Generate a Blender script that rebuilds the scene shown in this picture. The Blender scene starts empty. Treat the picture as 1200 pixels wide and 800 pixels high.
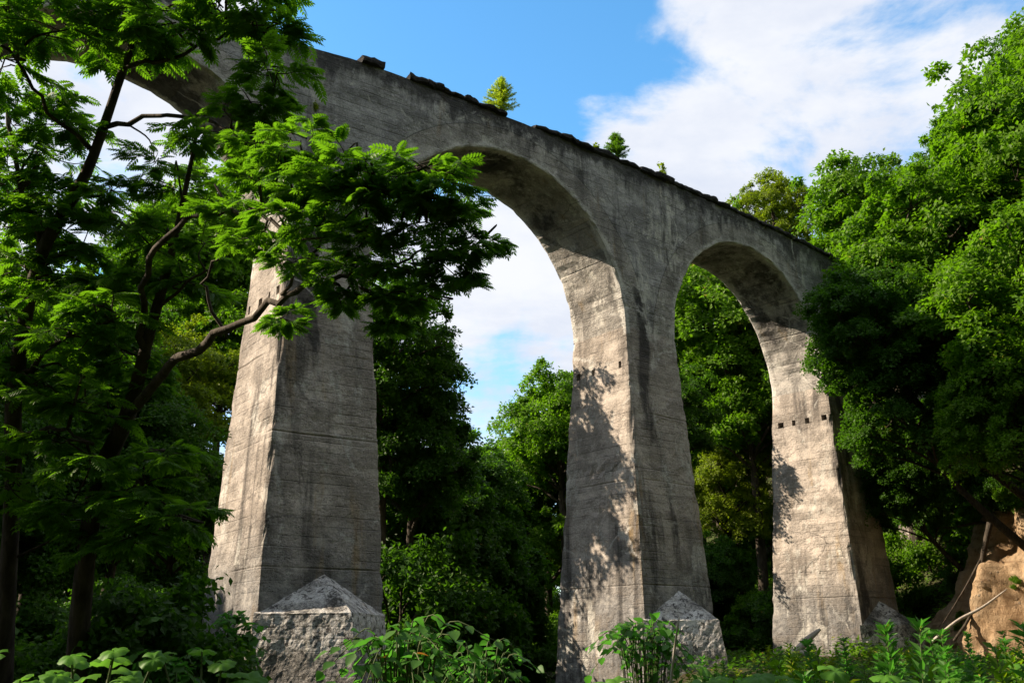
import bpy, math, random
import numpy as np
from mathutils import Matrix, Vector

C = bpy.context.scene
COL = C.collection
rng = np.random.default_rng(11)
random.seed(11)
PI = math.pi

# ------------------------------------------------------------------ camera
FOC, PITCH, ROLL = 1150.47, 0.30409, 0.00578          # focal length in px of a 1200 px wide frame
cam_data = bpy.data.cameras.new('camera')
cam = bpy.data.objects.new('camera', cam_data)
COL.objects.link(cam)
C.camera = cam
cam_data.sensor_width = 36
cam_data.lens = FOC / 1200 * 36
cam_data.clip_start = 0.1
cam_data.clip_end = 5000
_R = np.array([1.0, 0, 0]); _U = np.array([0, -math.sin(PITCH), math.cos(PITCH)])
_F = np.array([0, math.cos(PITCH), math.sin(PITCH)])
XC = _R * math.cos(ROLL) - _U * math.sin(ROLL)
YC = _R * math.sin(ROLL) + _U * math.cos(ROLL)
cam.matrix_world = Matrix([[XC[i], YC[i], -_F[i], 0] for i in range(3)] + [[0, 0, 0, 1]])


def at(px, py, d):
    """The point seen at a pixel of the 1200x800 photograph, d metres down the view axis."""
    return d * (_F + XC * (px - 600) / FOC + YC * (400 - py) / FOC)


# ------------------------------------------------------------------ light and sky
SUN_DIR = np.array([-0.995, 0.093, math.tan(math.radians(34.3))]); SUN_DIR /= np.linalg.norm(SUN_DIR)
SUN_EL = math.asin(SUN_DIR[2]); SUN_AZ = math.atan2(SUN_DIR[0], SUN_DIR[1])
EXPOSURE = 1.12
sl = bpy.data.lights.new('sun', 'SUN'); sun = bpy.data.objects.new('sun', sl); COL.objects.link(sun)
sl.energy = 5.0; sl.angle = math.radians(0.5); sl.color = (1.0, 0.83, 0.62)
sun.rotation_euler = Vector(SUN_DIR).to_track_quat('Z', 'Y').to_euler()
sun.location = (-40, 5, 40)
C.view_settings.view_transform = 'Standard'; C.view_settings.look = 'None'
C.view_settings.exposure = EXPOSURE; C.view_settings.gamma = 1; C.view_settings.use_curve_mapping = False
C.cycles.max_bounces = 8; C.cycles.transparent_max_bounces = 8
C.cycles.diffuse_bounces = 3; C.cycles.transmission_bounces = 4; C.cycles.glossy_bounces = 2
C.cycles.use_denoising = True


class N:
    """A short way to write a node tree."""
    def __init__(s, tree): s.t = tree; s.n = tree.nodes; s.l = tree.links
    def new(s, kind, inputs=None, **kw):
        n = s.n.new(kind)
        for k, v in kw.items(): setattr(n, k, v)
        for k, v in (inputs or {}).items():
            if isinstance(v, bpy.types.NodeSocket): s.l.new(v, n.inputs[k])
            else: n.inputs[k].default_value = v
        return n
    def math(s, op, a, b=0.0, c=0.0, clamp=False):
        n = s.n.new('ShaderNodeMath'); n.operation = op; n.use_clamp = clamp
        for i, v in enumerate((a, b, c)):
            if isinstance(v, bpy.types.NodeSocket): s.l.new(v, n.inputs[i])
            else: n.inputs[i].default_value = v
        return n.outputs[0]
    def mix(s, f, a, b, mode='MIX'):
        n = s.n.new('ShaderNodeMix'); n.data_type = 'RGBA'; n.blend_type = mode
        for i, v in ((0, f), (6, a), (7, b)):
            if isinstance(v, bpy.types.NodeSocket): s.l.new(v, n.inputs[i])
            else: n.inputs[i].default_value = v if i == 0 else (tuple(v) + (1,))[:4]
        return n.outputs[2]
    def ramp(s, v, lo, hi):
        n = s.n.new('ShaderNodeMapRange'); n.interpolation_type = 'SMOOTHSTEP'
        s.l.new(v, n.inputs[0]); n.inputs[1].default_value = lo; n.inputs[2].default_value = hi
        return n.outputs[0]
    def noise(s, vec, scale, detail=4, rough=0.55, dist=0.0):
        return s.new('ShaderNodeTexNoise', {'Vector': vec, 'Scale': scale, 'Detail': detail, 'Roughness': rough, 'Distortion': dist}).outputs[0]
    def scaled(s, vec, sc, off=(0, 0, 0)):
        return s.new('ShaderNodeMapping', {'Vector': vec, 'Scale': sc, 'Location': off}).outputs[0]


w = bpy.data.worlds.new('World'); C.world = w; w.use_nodes = True
k = N(w.node_tree); k.n.clear()
SKY_STRENGTH = 0.07
sky = k.new('ShaderNodeTexSky', sky_type='NISHITA', sun_disc=False, sun_elevation=SUN_EL, sun_rotation=SUN_AZ,
            air_density=1.0, dust_density=0.3, ozone_density=2.0)
hs = k.new('ShaderNodeHueSaturation', {'Color': sky.outputs[0], 'Saturation': 1.25, 'Value': 2.1, 'Hue': 0.49})
dirv = k.new('ShaderNodeTexCoord').outputs['Generated']
xyz = k.new('ShaderNodeSeparateXYZ', {0: dirv})
zz = k.math('ADD', k.math('MAXIMUM', xyz.outputs[2], 0.0), 0.22)
plane = k.new('ShaderNodeCombineXYZ', {0: k.math('DIVIDE', xyz.outputs[0], zz), 1: k.math('DIVIDE', xyz.outputs[1], zz), 2: 0.0}).outputs[0]
c1 = k.noise(k.scaled(dirv, (1.0, 1.0, 1.7), (3.1, 0.4, 0.3)), 4.2, 12, 0.60, 0.25)
c2 = k.noise(k.scaled(plane, (2.0, 5.0, 1), (0.7, 5.2, 0)), 2.4, 8, 0.55, 0.4)
blue = Vector(at(545, 5, 1)).normalized()
dot = k.new('ShaderNodeVectorMath', {0: dirv, 1: tuple(blue)}, operation='DOT_PRODUCT').outputs['Value']
gap = k.ramp(dot, math.cos(math.radians(15)), math.cos(math.radians(5)))
low = k.ramp(xyz.outputs[2], 0.42, 0.22)
cov = k.math('ADD', k.math('MULTIPLY', c1, 0.85), k.math('MULTIPLY', c2, 0.15))
cov = k.math('SUBTRACT', k.math('ADD', cov, k.math('MULTIPLY', low, -0.035)), k.math('MULTIPLY', gap, 0.30))
mask = k.ramp(cov, 0.33, 0.49)
shade = k.noise(k.scaled(plane, (1, 1.2, 1), (9, 2, 0)), 2.6, 8, 0.6)
ccol = k.mix(k.ramp(shade, 0.35, 0.65), (4.9, 5.3, 6.2), (6.3, 6.45, 6.8))
col = k.mix(mask, hs.outputs[0], ccol)
bg = k.new('ShaderNodeBackground', {'Color': col, 'Strength': SKY_STRENGTH})
k.new('ShaderNodeOutputWorld', {'Surface': bg.outputs[0]})


# ------------------------------------------------------------------ helpers
def vnoise(P, scale, seed=0):
    """Smooth value noise in [-1, 1] at points P."""
    P = np.asarray(P, float) * scale + seed * 17.31
    i = np.floor(P).astype(np.int64); f = P - i; f = f * f * (3 - 2 * f)
    out = np.zeros(P.shape[:-1])
    for dx in (0, 1):
        for dy in (0, 1):
            for dz in (0, 1):
                h = ((i[..., 0] + dx) * 374761393 + (i[..., 1] + dy) * 668265263 + (i[..., 2] + dz) * 2147483647 + seed * 144269)
                h = (h ^ (h >> 13)) * 1274126177 & 0xffffffff
                h = ((h ^ (h >> 16)) & 0xffff) / 65535.0
                out += h * (f[..., 0] if dx else 1 - f[..., 0]) * (f[..., 1] if dy else 1 - f[..., 1]) * (f[..., 2] if dz else 1 - f[..., 2])
    return out * 2 - 1


def fbm(P, scale, seed=0, octv=3):
    return sum(vnoise(P, scale * 2 ** o, seed + o) * 0.5 ** o for o in range(octv))


def link(name, me, mat=None, parent=None):
    o = bpy.data.objects.new(name, me); COL.objects.link(o)
    if mat is not None and me is not None and not me.materials: me.materials.append(mat)
    if parent is not None: o.parent = parent
    return o


def tag(o, label=None, cat=None, group=None, kind=None):
    for key, v in (('label', label), ('category', cat), ('group', group), ('kind', kind)):
        if v: o[key] = v
    return o


def thing(name, label, cat, loc=(0, 0, 0), group=None):
    o = bpy.data.objects.new(name, None); COL.objects.link(o); o.location = loc; o.empty_display_size = 0.3
    return tag(o, label, cat, group)


def npmesh(name, V, faces, mat=None, rnd=None, smooth=False):
    """faces: list of integer arrays, each (m, k)."""
    V = np.asarray(V, np.float32)
    me = bpy.data.meshes.new(name)
    me.vertices.add(len(V)); me.vertices.foreach_set('co', V.ravel())
    faces = [np.asarray(f, np.int32) for f in faces if len(f)]
    idx = np.concatenate([f.ravel() for f in faces])
    cnt = np.concatenate([np.full(len(f), f.shape[1], np.int32) for f in faces])
    st = np.concatenate([[0], np.cumsum(cnt)[:-1]]).astype(np.int32)
    me.loops.add(len(idx)); me.loops.foreach_set('vertex_index', idx)
    me.polygons.add(len(cnt)); me.polygons.foreach_set('loop_start', st)
    if smooth: me.polygons.foreach_set('use_smooth', np.ones(len(cnt), bool))
    else: me.polygons.foreach_set('use_smooth', np.zeros(len(cnt), bool))
    if rnd is not None:
        a = me.attributes.new('rnd', 'FLOAT', 'FACE'); a.data.foreach_set('value', np.asarray(rnd, np.float32))
    me.update(calc_edges=True)
    if mat: me.materials.append(mat)
    return me


class MB:
    """Collects tubes, grids and boxes, then builds ONE mesh."""
    def __init__(s): s.V = []; s.F = []; s.n = 0
    def add(s, V, F):
        V = np.asarray(V, float).reshape(-1, 3); s.V.append(V)
        for f in F: s.F.append(np.asarray(f, int) + s.n)
        s.n += len(V)
    def tube(s, pts, rad, seg=7, wob=0.0, cap=True):
        pts = np.asarray(pts, float); n = len(pts); rad = np.broadcast_to(np.asarray(rad, float), (n,))
        T = np.gradient(pts, axis=0); T /= np.linalg.norm(T, axis=1)[:, None] + 1e-9
        ref = np.array([0.31, 0.77, 0.13]); ref = ref if abs(T[0] @ ref) < 0.8 else np.array([1.0, 0, 0])
        a = np.linspace(0, 2 * PI, seg, endpoint=False); rings = []
        A = np.cross(T[0], ref); A /= np.linalg.norm(A)
        for i in range(n):
            A = A - T[i] * (A @ T[i]); A /= np.linalg.norm(A) + 1e-9; B = np.cross(T[i], A)
            r = rad[i] * (1 + wob * np.sin(a * 3 + i * 1.3) * 0.5 + wob * np.sin(a * 2 - i * 0.7) * 0.5)
            rings.append(pts[i] + (np.cos(a) * r)[:, None] * A + (np.sin(a) * r)[:, None] * B)
        V = np.concatenate(rings); q = []
        for i in range(n - 1):
            for j in range(seg):
                q.append((i * seg + j, i * seg + (j + 1) % seg, (i + 1) * seg + (j + 1) % seg, (i + 1) * seg + j))
        F = [np.array(q)]
        if cap: F += [np.arange(seg)[None, ::-1], (np.arange(seg) + (n - 1) * seg)[None]]
        s.add(V, F)
    def grid(s, P, flip=False, skip=None):
        """P (m, n, 3); skip: bool (m-1, n-1) of cells left open."""
        m, n = P.shape[:2]; i, j = np.meshgrid(np.arange(m - 1), np.arange(n - 1), indexing='ij')
        q = np.stack([i * n + j, (i + 1) * n + j, (i + 1) * n + j + 1, i * n + j + 1], -1)
        q = q[~skip] if skip is not None else q.reshape(-1, 4)
        s.add(P.reshape(-1, 3), [q[:, ::-1] if flip else q])
    def mesh(s, name, mat=None, smooth=False, weld=None):
        me = npmesh(name, np.concatenate(s.V), [f for f in s.F if f.shape[1] == 4] + [f for f in s.F if f.shape[1] == 3] + [f for f in s.F if f.shape[1] not in (3, 4)], mat, None, smooth)
        return me


def smoothpath(pts, n=4):
    """Catmull-Rom through points (any number of columns)."""
    p = np.asarray(pts, float); p = np.vstack([2 * p[0] - p[1], p, 2 * p[-1] - p[-2]]); out = []
    for i in range(1, len(p) - 2):
        for t in np.linspace(0, 1, n, endpoint=False):
            out.append(0.5 * (2 * p[i] + (p[i + 1] - p[i - 1]) * t + (2 * p[i - 1] - 5 * p[i] + 4 * p[i + 1] - p[i + 2]) * t ** 2 + (3 * p[i] - p[i - 1] - 3 * p[i + 1] + p[i + 2]) * t ** 3))
    out.append(p[-2]); return np.array(out)


def frames(fwd, up):
    """Rotation matrices (m,3,3) whose columns are x=fwd, y, z~up."""
    x = fwd / (np.linalg.norm(fwd, axis=1)[:, None] + 1e-9)
    y = np.cross(up, x); y /= np.linalg.norm(y, axis=1)[:, None] + 1e-9
    z = np.cross(x, y); return np.stack([x, y, z], -1)


def stamp(tv, tf, M, P, S):
    """Copies of a template (tv, list of face arrays) at m places -> V, F, owner of each face."""
    m, n = len(P), len(tv)
    V = np.einsum('mij,nj->mni', M, tv) * np.asarray(S).reshape(-1, 1, 1) + P[:, None]
    F = [(np.arange(m)[:, None, None] * n + f[None]).reshape(-1, f.shape[1]) for f in tf]
    own = np.concatenate([np.repeat(np.arange(m), len(f)) for f in tf])
    return V.reshape(-1, 3), F, own


def unit(m):
    v = rng.normal(size=(m, 3)); return v / np.linalg.norm(v, axis=1)[:, None]


# ------------------------------------------------------------------ materials
def material(name):
    m = bpy.data.materials.new(name); m.use_nodes = True; kk = N(m.node_tree); kk.n.clear(); return m, kk


def leaf_mat(name, dark, light, trans, gloss=0.18, tw=0.38):
    m, k = material(name)
    r = k.new('ShaderNodeAttribute', attribute_name='rnd').outputs['Fac']
    o = k.new('ShaderNodeObjectInfo').outputs['Random']
    f = k.math('ADD', k.math('MULTIPLY', r, 0.75), k.math('MULTIPLY', o, 0.25))
    c = k.mix(f, dark, light)
    pos = k.new('ShaderNodeNewGeometry').outputs['Position']
    patch = k.ramp(k.noise(pos, 0.35, 2), 0.35, 0.7)
    c = k.mix(k.math('MULTIPLY', patch, 0.35), c, light)
    old = k.ramp(r, 0.955, 0.985)
    c = k.mix(k.math('MULTIPLY', old, 0.8), c, (0.30, 0.24, 0.03))
    t = k.mix(f, trans, tuple(x * 1.25 for x in trans))
    p = k.new('ShaderNodeBsdfPrincipled', {'Base Color': c, 'Roughness': 0.5, 'Specular IOR Level': gloss})
    tr = k.new('ShaderNodeBsdfTranslucent', {'Color': t})
    mx = k.new('ShaderNodeMixShader', {0: tw, 1: p.outputs[0], 2: tr.outputs[0]})
    k.new('ShaderNodeOutputMaterial', {0: mx.outputs[0]})
    return m


def simple_mat(name, a, b, scale=6, rough=0.85, bump=0.3, stretch=(1, 1, 1)):
    m, k = material(name)
    pos = k.new('ShaderNodeTexCoord').outputs['Object']
    v = k.scaled(pos, stretch)
    n = k.noise(v, scale, 6, 0.65)
    c = k.mix(k.ramp(n, 0.3, 0.7), a, b)
    bp = k.new('ShaderNodeBump', {'Height': n, 'Strength': bump, 'Distance': 0.05})
    p = k.new('ShaderNodeBsdfPrincipled', {'Base Color': c, 'Roughness': rough, 'Normal': bp.outputs[0], 'Specular IOR Level': 0.2})
    k.new('ShaderNodeOutputMaterial', {0: p.outputs[0]})
    return m


def concrete_mat(name, base, second, speckle=0.28, soot=1.0, lime=1.0, tan=0.0, foot=True):
    """Board-marked old concrete: pour layers, black mouldy streaks, lime runs, ochre algae, pitting."""
    m, k = material(name)
    pos = k.new('ShaderNodeNewGeometry').outputs['Position']
    z = k.new('ShaderNodeSeparateXYZ', {0: pos}).outputs[2]
    warp = k.new('ShaderNodeMix', {0: 0.03}, data_type='RGBA', blend_type='ADD')
    k.l.new(pos, warp.inputs[6]); k.l.new(k.new('ShaderNodeTexNoise', {'Vector': pos, 'Scale': 1.1}).outputs[1], warp.inputs[7])
    pw = warp.outputs[2]
    big = k.noise(pos, 0.55, 6, 0.65)
    lam = k.noise(k.scaled(pw, (0.30, 0.30, 6.0)), 1.0, 4, 0.6)
    lam2 = k.noise(k.scaled(pw, (0.6, 0.6, 26.0)), 1.0, 3, 0.6)
    fine = k.noise(pos, 22, 5, 0.7)
    mid = k.noise(pos, 4.5, 6, 0.7)
    c = k.mix(k.ramp(big, 0.32, 0.68), base, second)
    c = k.mix(k.math('MULTIPLY', k.ramp(lam, 0.45, 0.75), 0.28), c, tuple(x * 0.55 for x in base))
    c = k.mix(k.math('MULTIPLY', k.ramp(lam2, 0.55, 0.8), 0.16), c, tuple(min(1, x * 1.45) for x in second))
    c = k.mix(k.math('MULTIPLY', k.ramp(mid, 0.5, 0.75), 0.35), c, tuple(x * 0.6 for x in second))
    tone = k.noise(k.scaled(pw, (0.10, 0.10, 1.15), (3, 1, 2)), 1.0, 2, 0.6)
    c = k.mix(k.math('MULTIPLY', k.ramp(tone, 0.48, 0.60), 0.30), c, tuple(x * 0.45 for x in base))
    # boards of the formwork: each its own tone, with a thin fin line between
    pz = k.math('MULTIPLY', k.new('ShaderNodeSeparateXYZ', {0: pw}).outputs[2], 4.6)
    brd = 0.25 if speckle > 0.9 else 1.0
    wn = k.new('ShaderNodeTexWhiteNoise', noise_dimensions='1D'); k.l.new(k.math('FLOOR', pz), wn.inputs['W'])
    fr = k.math('FRACT', pz); fin = k.math('ADD', k.ramp(fr, 0.10, 0.0), k.ramp(fr, 0.92, 1.0))
    bmask = k.ramp(k.noise(k.scaled(pos, (0.7, 0.7, 1.6), (5, 5, 1)), 1.0, 5, 0.65), 0.40, 0.62)
    c = k.mix(k.math('MULTIPLY', k.math('MULTIPLY', wn.outputs['Value'], bmask), 0.38 * brd), c, tuple(x * 0.40 for x in base))
    c = k.mix(k.math('MULTIPLY', k.math('MULTIPLY', fin, bmask), 0.62 * brd), c, tuple(x * 0.22 for x in base))
    # the lower lifts, wetted by floods, are a colder grey
    if foot:
        low = k.ramp(k.math('ADD', z, k.math('MULTIPLY', big, 3.0)), 4.6, 2.4)
        c = k.mix(k.math('MULTIPLY', low, 0.75), c, k.mix(k.ramp(mid, 0.35, 0.65), (0.13, 0.14, 0.155), (0.25, 0.26, 0.275)))
    # black mouldy vertical runs
    st = k.noise(k.scaled(pos, (2.3, 2.3, 0.16)), 1.0, 5, 0.62, 0.3)
    st2 = k.noise(k.scaled(pos, (0.5, 0.5, 0.22), (4, 1, 0)), 1.0, 3, 0.5)
    run = k.math('MULTIPLY', k.ramp(st, 0.46, 0.64), k.ramp(st2, 0.38, 0.60))
    c = k.mix(k.math('MULTIPLY', run, 0.82 * soot), c, (0.035, 0.034, 0.036))
    # ochre algae runs
    oc = k.noise(k.scaled(pos, (1.9, 1.9, 0.25), (7, 3, 2)), 1.0, 4, 0.6)
    c = k.mix(k.math('MULTIPLY', k.ramp(oc, 0.60, 0.74), 0.5), c, (0.30, 0.19, 0.055))
    # white lime runs and blotches
    li = k.noise(k.scaled(pos, (1.0, 1.0, 0.7), (2, 8, 5)), 0.9, 9, 0.72, 0.5)
    li2 = k.noise(k.scaled(pos, (6.0, 6.0, 0.9), (1, 2, 5)), 1.0, 4, 0.6)
    lm = k.math('MULTIPLY', k.ramp(li, 0.53, 0.60), k.ramp(li2, 0.36, 0.58))
    c = k.mix(k.math('MULTIPLY', lm, 0.75 * lime), c, (0.60, 0.59, 0.56))
    if speckle > 0.9:
        sp = k.noise(pos, 7.0, 6, 0.75, 0.6)
        c = k.mix(k.math('MULTIPLY', k.ramp(sp, 0.50, 0.60), 0.92), c, (0.06, 0.06, 0.065))
        c = k.mix(k.math('MULTIPLY', k.ramp(k.math('ADD', z, k.math('MULTIPLY', mid, 0.3)), 0.22, 0.0), 0.65), c, (0.17, 0.165, 0.165))
        c = k.mix(k.math('MULTIPLY', k.ramp(big, 0.54, 0.66), 0.5), c, (0.10, 0.10, 0.105))
    # stains and soffit shade that belong to places on the bridge, stored on its points
    mo = k.new('ShaderNodeAttribute', attribute_name='mould_shade').outputs['Fac']
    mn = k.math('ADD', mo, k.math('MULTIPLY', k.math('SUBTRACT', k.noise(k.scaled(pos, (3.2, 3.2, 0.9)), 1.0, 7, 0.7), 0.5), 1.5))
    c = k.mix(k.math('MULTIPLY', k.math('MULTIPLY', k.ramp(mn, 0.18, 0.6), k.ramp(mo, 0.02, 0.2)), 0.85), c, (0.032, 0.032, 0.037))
    lo = k.new('ShaderNodeAttribute', attribute_name='lime').outputs['Fac']
    ln = k.math('ADD', lo, k.math('MULTIPLY', k.math('SUBTRACT', k.noise(pos, 3.0, 8, 0.75, 0.4), 0.5), 1.9))
    c = k.mix(k.math('MULTIPLY', k.math('MULTIPLY', k.ramp(ln, 0.38, 0.72), k.ramp(lo, 0.02, 0.25)), 0.85), c, (0.62, 0.61, 0.59))
    # cracks, some weeping lime
    cd = k.new('ShaderNodeTexVoronoi', {'Vector': k.mix(0.55, pos, k.new('ShaderNodeTexNoise', {'Vector': pos, 'Scale': 1.3, 'Detail': 7.0, 'Roughness': 0.6}).outputs[1], 'ADD'), 'Scale': 0.55}, feature='DISTANCE_TO_EDGE').outputs['Distance']
    cm = k.noise(pos, 0.5, 3, 0.6)
    c = k.mix(k.math('MULTIPLY', k.math('MULTIPLY', k.ramp(cd, 0.026, 0.004), k.ramp(cm, 0.53, 0.62)), 0.6 * lime), c, (0.62, 0.61, 0.59))
    c = k.mix(k.math('MULTIPLY', k.math('MULTIPLY', k.ramp(cd, 0.012, 0.003), k.ramp(cm, 0.47, 0.38)), 0.55), c, (0.05, 0.048, 0.046))
    # worn dark and pale areas
    wr = k.noise(k.scaled(pos, (1, 1, 1.4), (11, 3, 7)), 1.25, 8, 0.72)
    c = k.mix(k.math('MULTIPLY', k.ramp(wr, 0.49, 0.62), 0.55), c, tuple(x * 0.42 for x in base))
    c = k.mix(k.math('MULTIPLY', k.ramp(wr, 0.46, 0.32), 0.30), c, tuple(min(0.75, x * 1.3) for x in second))
    # pits and aggregate
    vo = k.new('ShaderNodeTexVoronoi', {'Vector': pos, 'Scale': 15.0}).outputs['Distance']
    pit = k.math('MULTIPLY', k.ramp(vo, 0.22, 0.08), k.ramp(mid, 0.45, 0.6))
    c = k.mix(k.math('MULTIPLY', pit, 0.85), c, tuple(x * 0.18 for x in base))
    c = k.mix(min(speckle, 0.6), c, k.mix(k.ramp(fine, 0.35, 0.65), (0.02, 0.02, 0.02), (0.62, 0.58, 0.52)), 'OVERLAY')
    h = k.math('ADD', k.math('MULTIPLY', k.math('MULTIPLY', fin, bmask), -0.35), k.math('MULTIPLY', lam, 0.42))
    h = k.math('ADD', h, k.math('MULTIPLY', mid, 0.55))
    h = k.math('ADD', h, k.math('MULTIPLY', fine, 0.28)); h = k.math('ADD', h, k.math('MULTIPLY', lam2, 0.14))
    h = k.math('SUBTRACT', h, k.math('MULTIPLY', pit, 0.7))
    h = k.math('MULTIPLY', h, k.math('ADD', 0.35, k.ramp(wr, 0.42, 0.62)))
    bp = k.new('ShaderNodeBump', {'Height': h, 'Strength': 0.85, 'Distance': 0.042})
    p = k.new('ShaderNodeBsdfPrincipled', {'Base Color': c, 'Roughness': 0.93, 'Normal': bp.outputs[0], 'Specular IOR Level': 0.15})
    k.new('ShaderNodeOutputMaterial', {0: p.outputs[0]})
    return m


M_CON = concrete_mat('pier concrete', (0.43, 0.382, 0.345), (0.60, 0.54, 0.495))
M_SPAN = concrete_mat('spandrel concrete', (0.36, 0.358, 0.366), (0.55, 0.545, 0.55), soot=0.95, lime=1.25, foot=False)
M_RING = concrete_mat('ring concrete', (0.385, 0.368, 0.352), (0.55, 0.525, 0.50), soot=0.7, lime=1.2, foot=False)
M_COPE = concrete_mat('broken coping', (0.10, 0.098, 0.09), (0.17, 0.16, 0.145), speckle=0.5, lime=0.3, foot=False)
M_CUT = concrete_mat('eroded concrete', (0.68, 0.68, 0.69), (0.80, 0.80, 0.80), speckle=0.95, soot=0.5, foot=False)
M_BARK = simple_mat('bark', (0.030, 0.024, 0.019), (0.085, 0.070, 0.055), 9, 0.9, 0.7, (1, 1, 0.3))
M_TWIG = simple_mat('dead wood', (0.30, 0.26, 0.22), (0.48, 0.44, 0.39), 12, 0.8, 0.3, (1, 1, 0.3))
M_STEM = simple_mat('green stem', (0.06, 0.09, 0.03), (0.10, 0.12, 0.05), 12, 0.7, 0.1)
M_SOIL = None
M_WALNUT = leaf_mat('walnut leaf', (0.026, 0.085, 0.006), (0.075, 0.165, 0.010), (0.17, 0.42, 0.010))
M_BROAD = leaf_mat('broad leaf', (0.024, 0.080, 0.005), (0.112, 0.208, 0.010), (0.17, 0.40, 0.008))
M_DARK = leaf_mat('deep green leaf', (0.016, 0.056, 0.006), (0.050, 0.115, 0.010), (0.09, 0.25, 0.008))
M_YELLOW = leaf_mat('yellow green leaf', (0.060, 0.11, 0.006), (0.15, 0.19, 0.012), (0.28, 0.42, 0.010))
M_SHRUB = leaf_mat('shrub leaf', (0.035, 0.105, 0.018), (0.070, 0.170, 0.028), (0.10, 0.36, 0.03))
M_BUTTER = leaf_mat('butterbur leaf', (0.045, 0.150, 0.010), (0.095, 0.235, 0.022), (0.14, 0.36, 0.03))
M_LARCH = leaf_mat('larch needle', (0.11, 0.19, 0.012), (0.20, 0.27, 0.018), (0.44, 0.60, 0.02), tw=0.55)
M_ORANGE = leaf_mat('withered leaf', (0.34, 0.14, 0.02), (0.48, 0.20, 0.03), (0.5, 0.2, 0.02))


def ground_mat():
    m, k = material('forest floor')
    pos = k.new('ShaderNodeNewGeometry').outputs['Position']
    n = k.noise(pos, 0.7, 6, 0.65); n2 = k.noise(pos, 9, 6, 0.7)
    c = k.mix(k.ramp(n, 0.35, 0.65), (0.045, 0.036, 0.022), (0.040, 0.060, 0.018))
    c = k.mix(k.math('MULTIPLY', k.ramp(n2, 0.5, 0.75), 0.5), c, (0.10, 0.078, 0.045))
    bp = k.new('ShaderNodeBump', {'Height': n2, 'Strength': 0.8, 'Distance': 0.08})
    p = k.new('ShaderNodeBsdfPrincipled', {'Base Color': c, 'Roughness': 0.95, 'Normal': bp.outputs[0], 'Specular IOR Level': 0.1})
    k.new('ShaderNodeOutputMaterial', {0: p.outputs[0]}); return m


def soil_mat():
    m, k = material('bare soil')
    pos = k.new('ShaderNodeNewGeometry').outputs['Position']
    a = k.noise(pos, 0.9, 6, 0.7, 0.4); b = k.noise(k.scaled(pos, (1, 1, 0.45)), 5, 8, 0.75); f = k.noise(pos, 26, 5, 0.7)
    st = k.noise(k.scaled(pos, (0.6, 0.6, 4.0)), 1.3, 5, 0.65)
    c = k.mix(k.ramp(a, 0.35, 0.65), (0.38, 0.255, 0.15), (0.56, 0.415, 0.275))
    c = k.mix(k.math('MULTIPLY', k.ramp(st, 0.5, 0.68), 0.6), c, (0.16, 0.085, 0.04))
    c = k.mix(k.math('MULTIPLY', k.ramp(b, 0.52, 0.68), 0.65), c, (0.085, 0.052, 0.028))
    vo = k.new('ShaderNodeTexVoronoi', {'Vector': pos, 'Scale': 7.0}).outputs['Distance']
    stone = k.math('MULTIPLY', k.ramp(vo, 0.32, 0.20), k.ramp(a, 0.5, 0.6))
    c = k.mix(k.math('MULTIPLY', stone, 0.7), c, (0.36, 0.32, 0.27))
    h = k.math('ADD', k.math('ADD', b, k.math('MULTIPLY', f, 0.35)), k.math('MULTIPLY', stone, 0.5))
    bp = k.new('ShaderNodeBump', {'Height': h, 'Strength': 1.0, 'Distance': 0.16})
    p = k.new('ShaderNodeBsdfPrincipled', {'Base Color': c, 'Roughness': 0.96, 'Normal': bp.outputs[0], 'Specular IOR Level': 0.1})
    k.new('ShaderNodeOutputMaterial', {0: p.outputs[0]}); return m


def water_mat():
    m, k = material('creek water')
    pos = k.new('ShaderNodeNewGeometry').outputs['Position']
    n = k.noise(pos, 5, 4, 0.6, 0.5)
    bp = k.new('ShaderNodeBump', {'Height': n, 'Strength': 0.35, 'Distance': 0.06})
    p = k.new('ShaderNodeBsdfPrincipled', {'Base Color': (0.012, 0.02, 0.014, 1), 'Roughness': 0.08, 'Normal': bp.outputs[0], 'IOR': 1.33})
    k.new('ShaderNodeOutputMaterial', {0: p.outputs[0]}); return m


# ------------------------------------------------------------------ the bridge's axis
PX, PY, PHI, KURV = 3.25277, 27.29946, 0.69210, 0.00691
H, B0, BB, A0, BA, RAD, ZS, L = 13.60, 1.0816, 0.0689, 1.0153, 0.0412, 3.985, 8.533, 10.0


def bridge(s, o, z):
    """s along the curved deck from the middle pier, o across it (minus = the side seen), z up."""
    s, o, z = np.broadcast_arrays(np.asarray(s, float), np.asarray(o, float), np.asarray(z, float))
    th = PHI + KURV * s
    x = PX + (np.sin(th) - math.sin(PHI)) / KURV - np.sin(th) * o
    y = PY - (np.cos(th) - math.cos(PHI)) / KURV + np.cos(th) * o
    return np.stack([x, y, z], -1)


def ramp(v, a, b):
    t = np.clip((np.asarray(v, float) - a) / (b - a), 0, 1); return t * t * (3 - 2 * t)


# ------------------------------------------------------------------ terrain and water
def channel_x(y): return 0.4 + 1.2 * np.sin(y * 0.07 + 0.4) - 0.05 * np.maximum(y - 30, 0)


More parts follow.
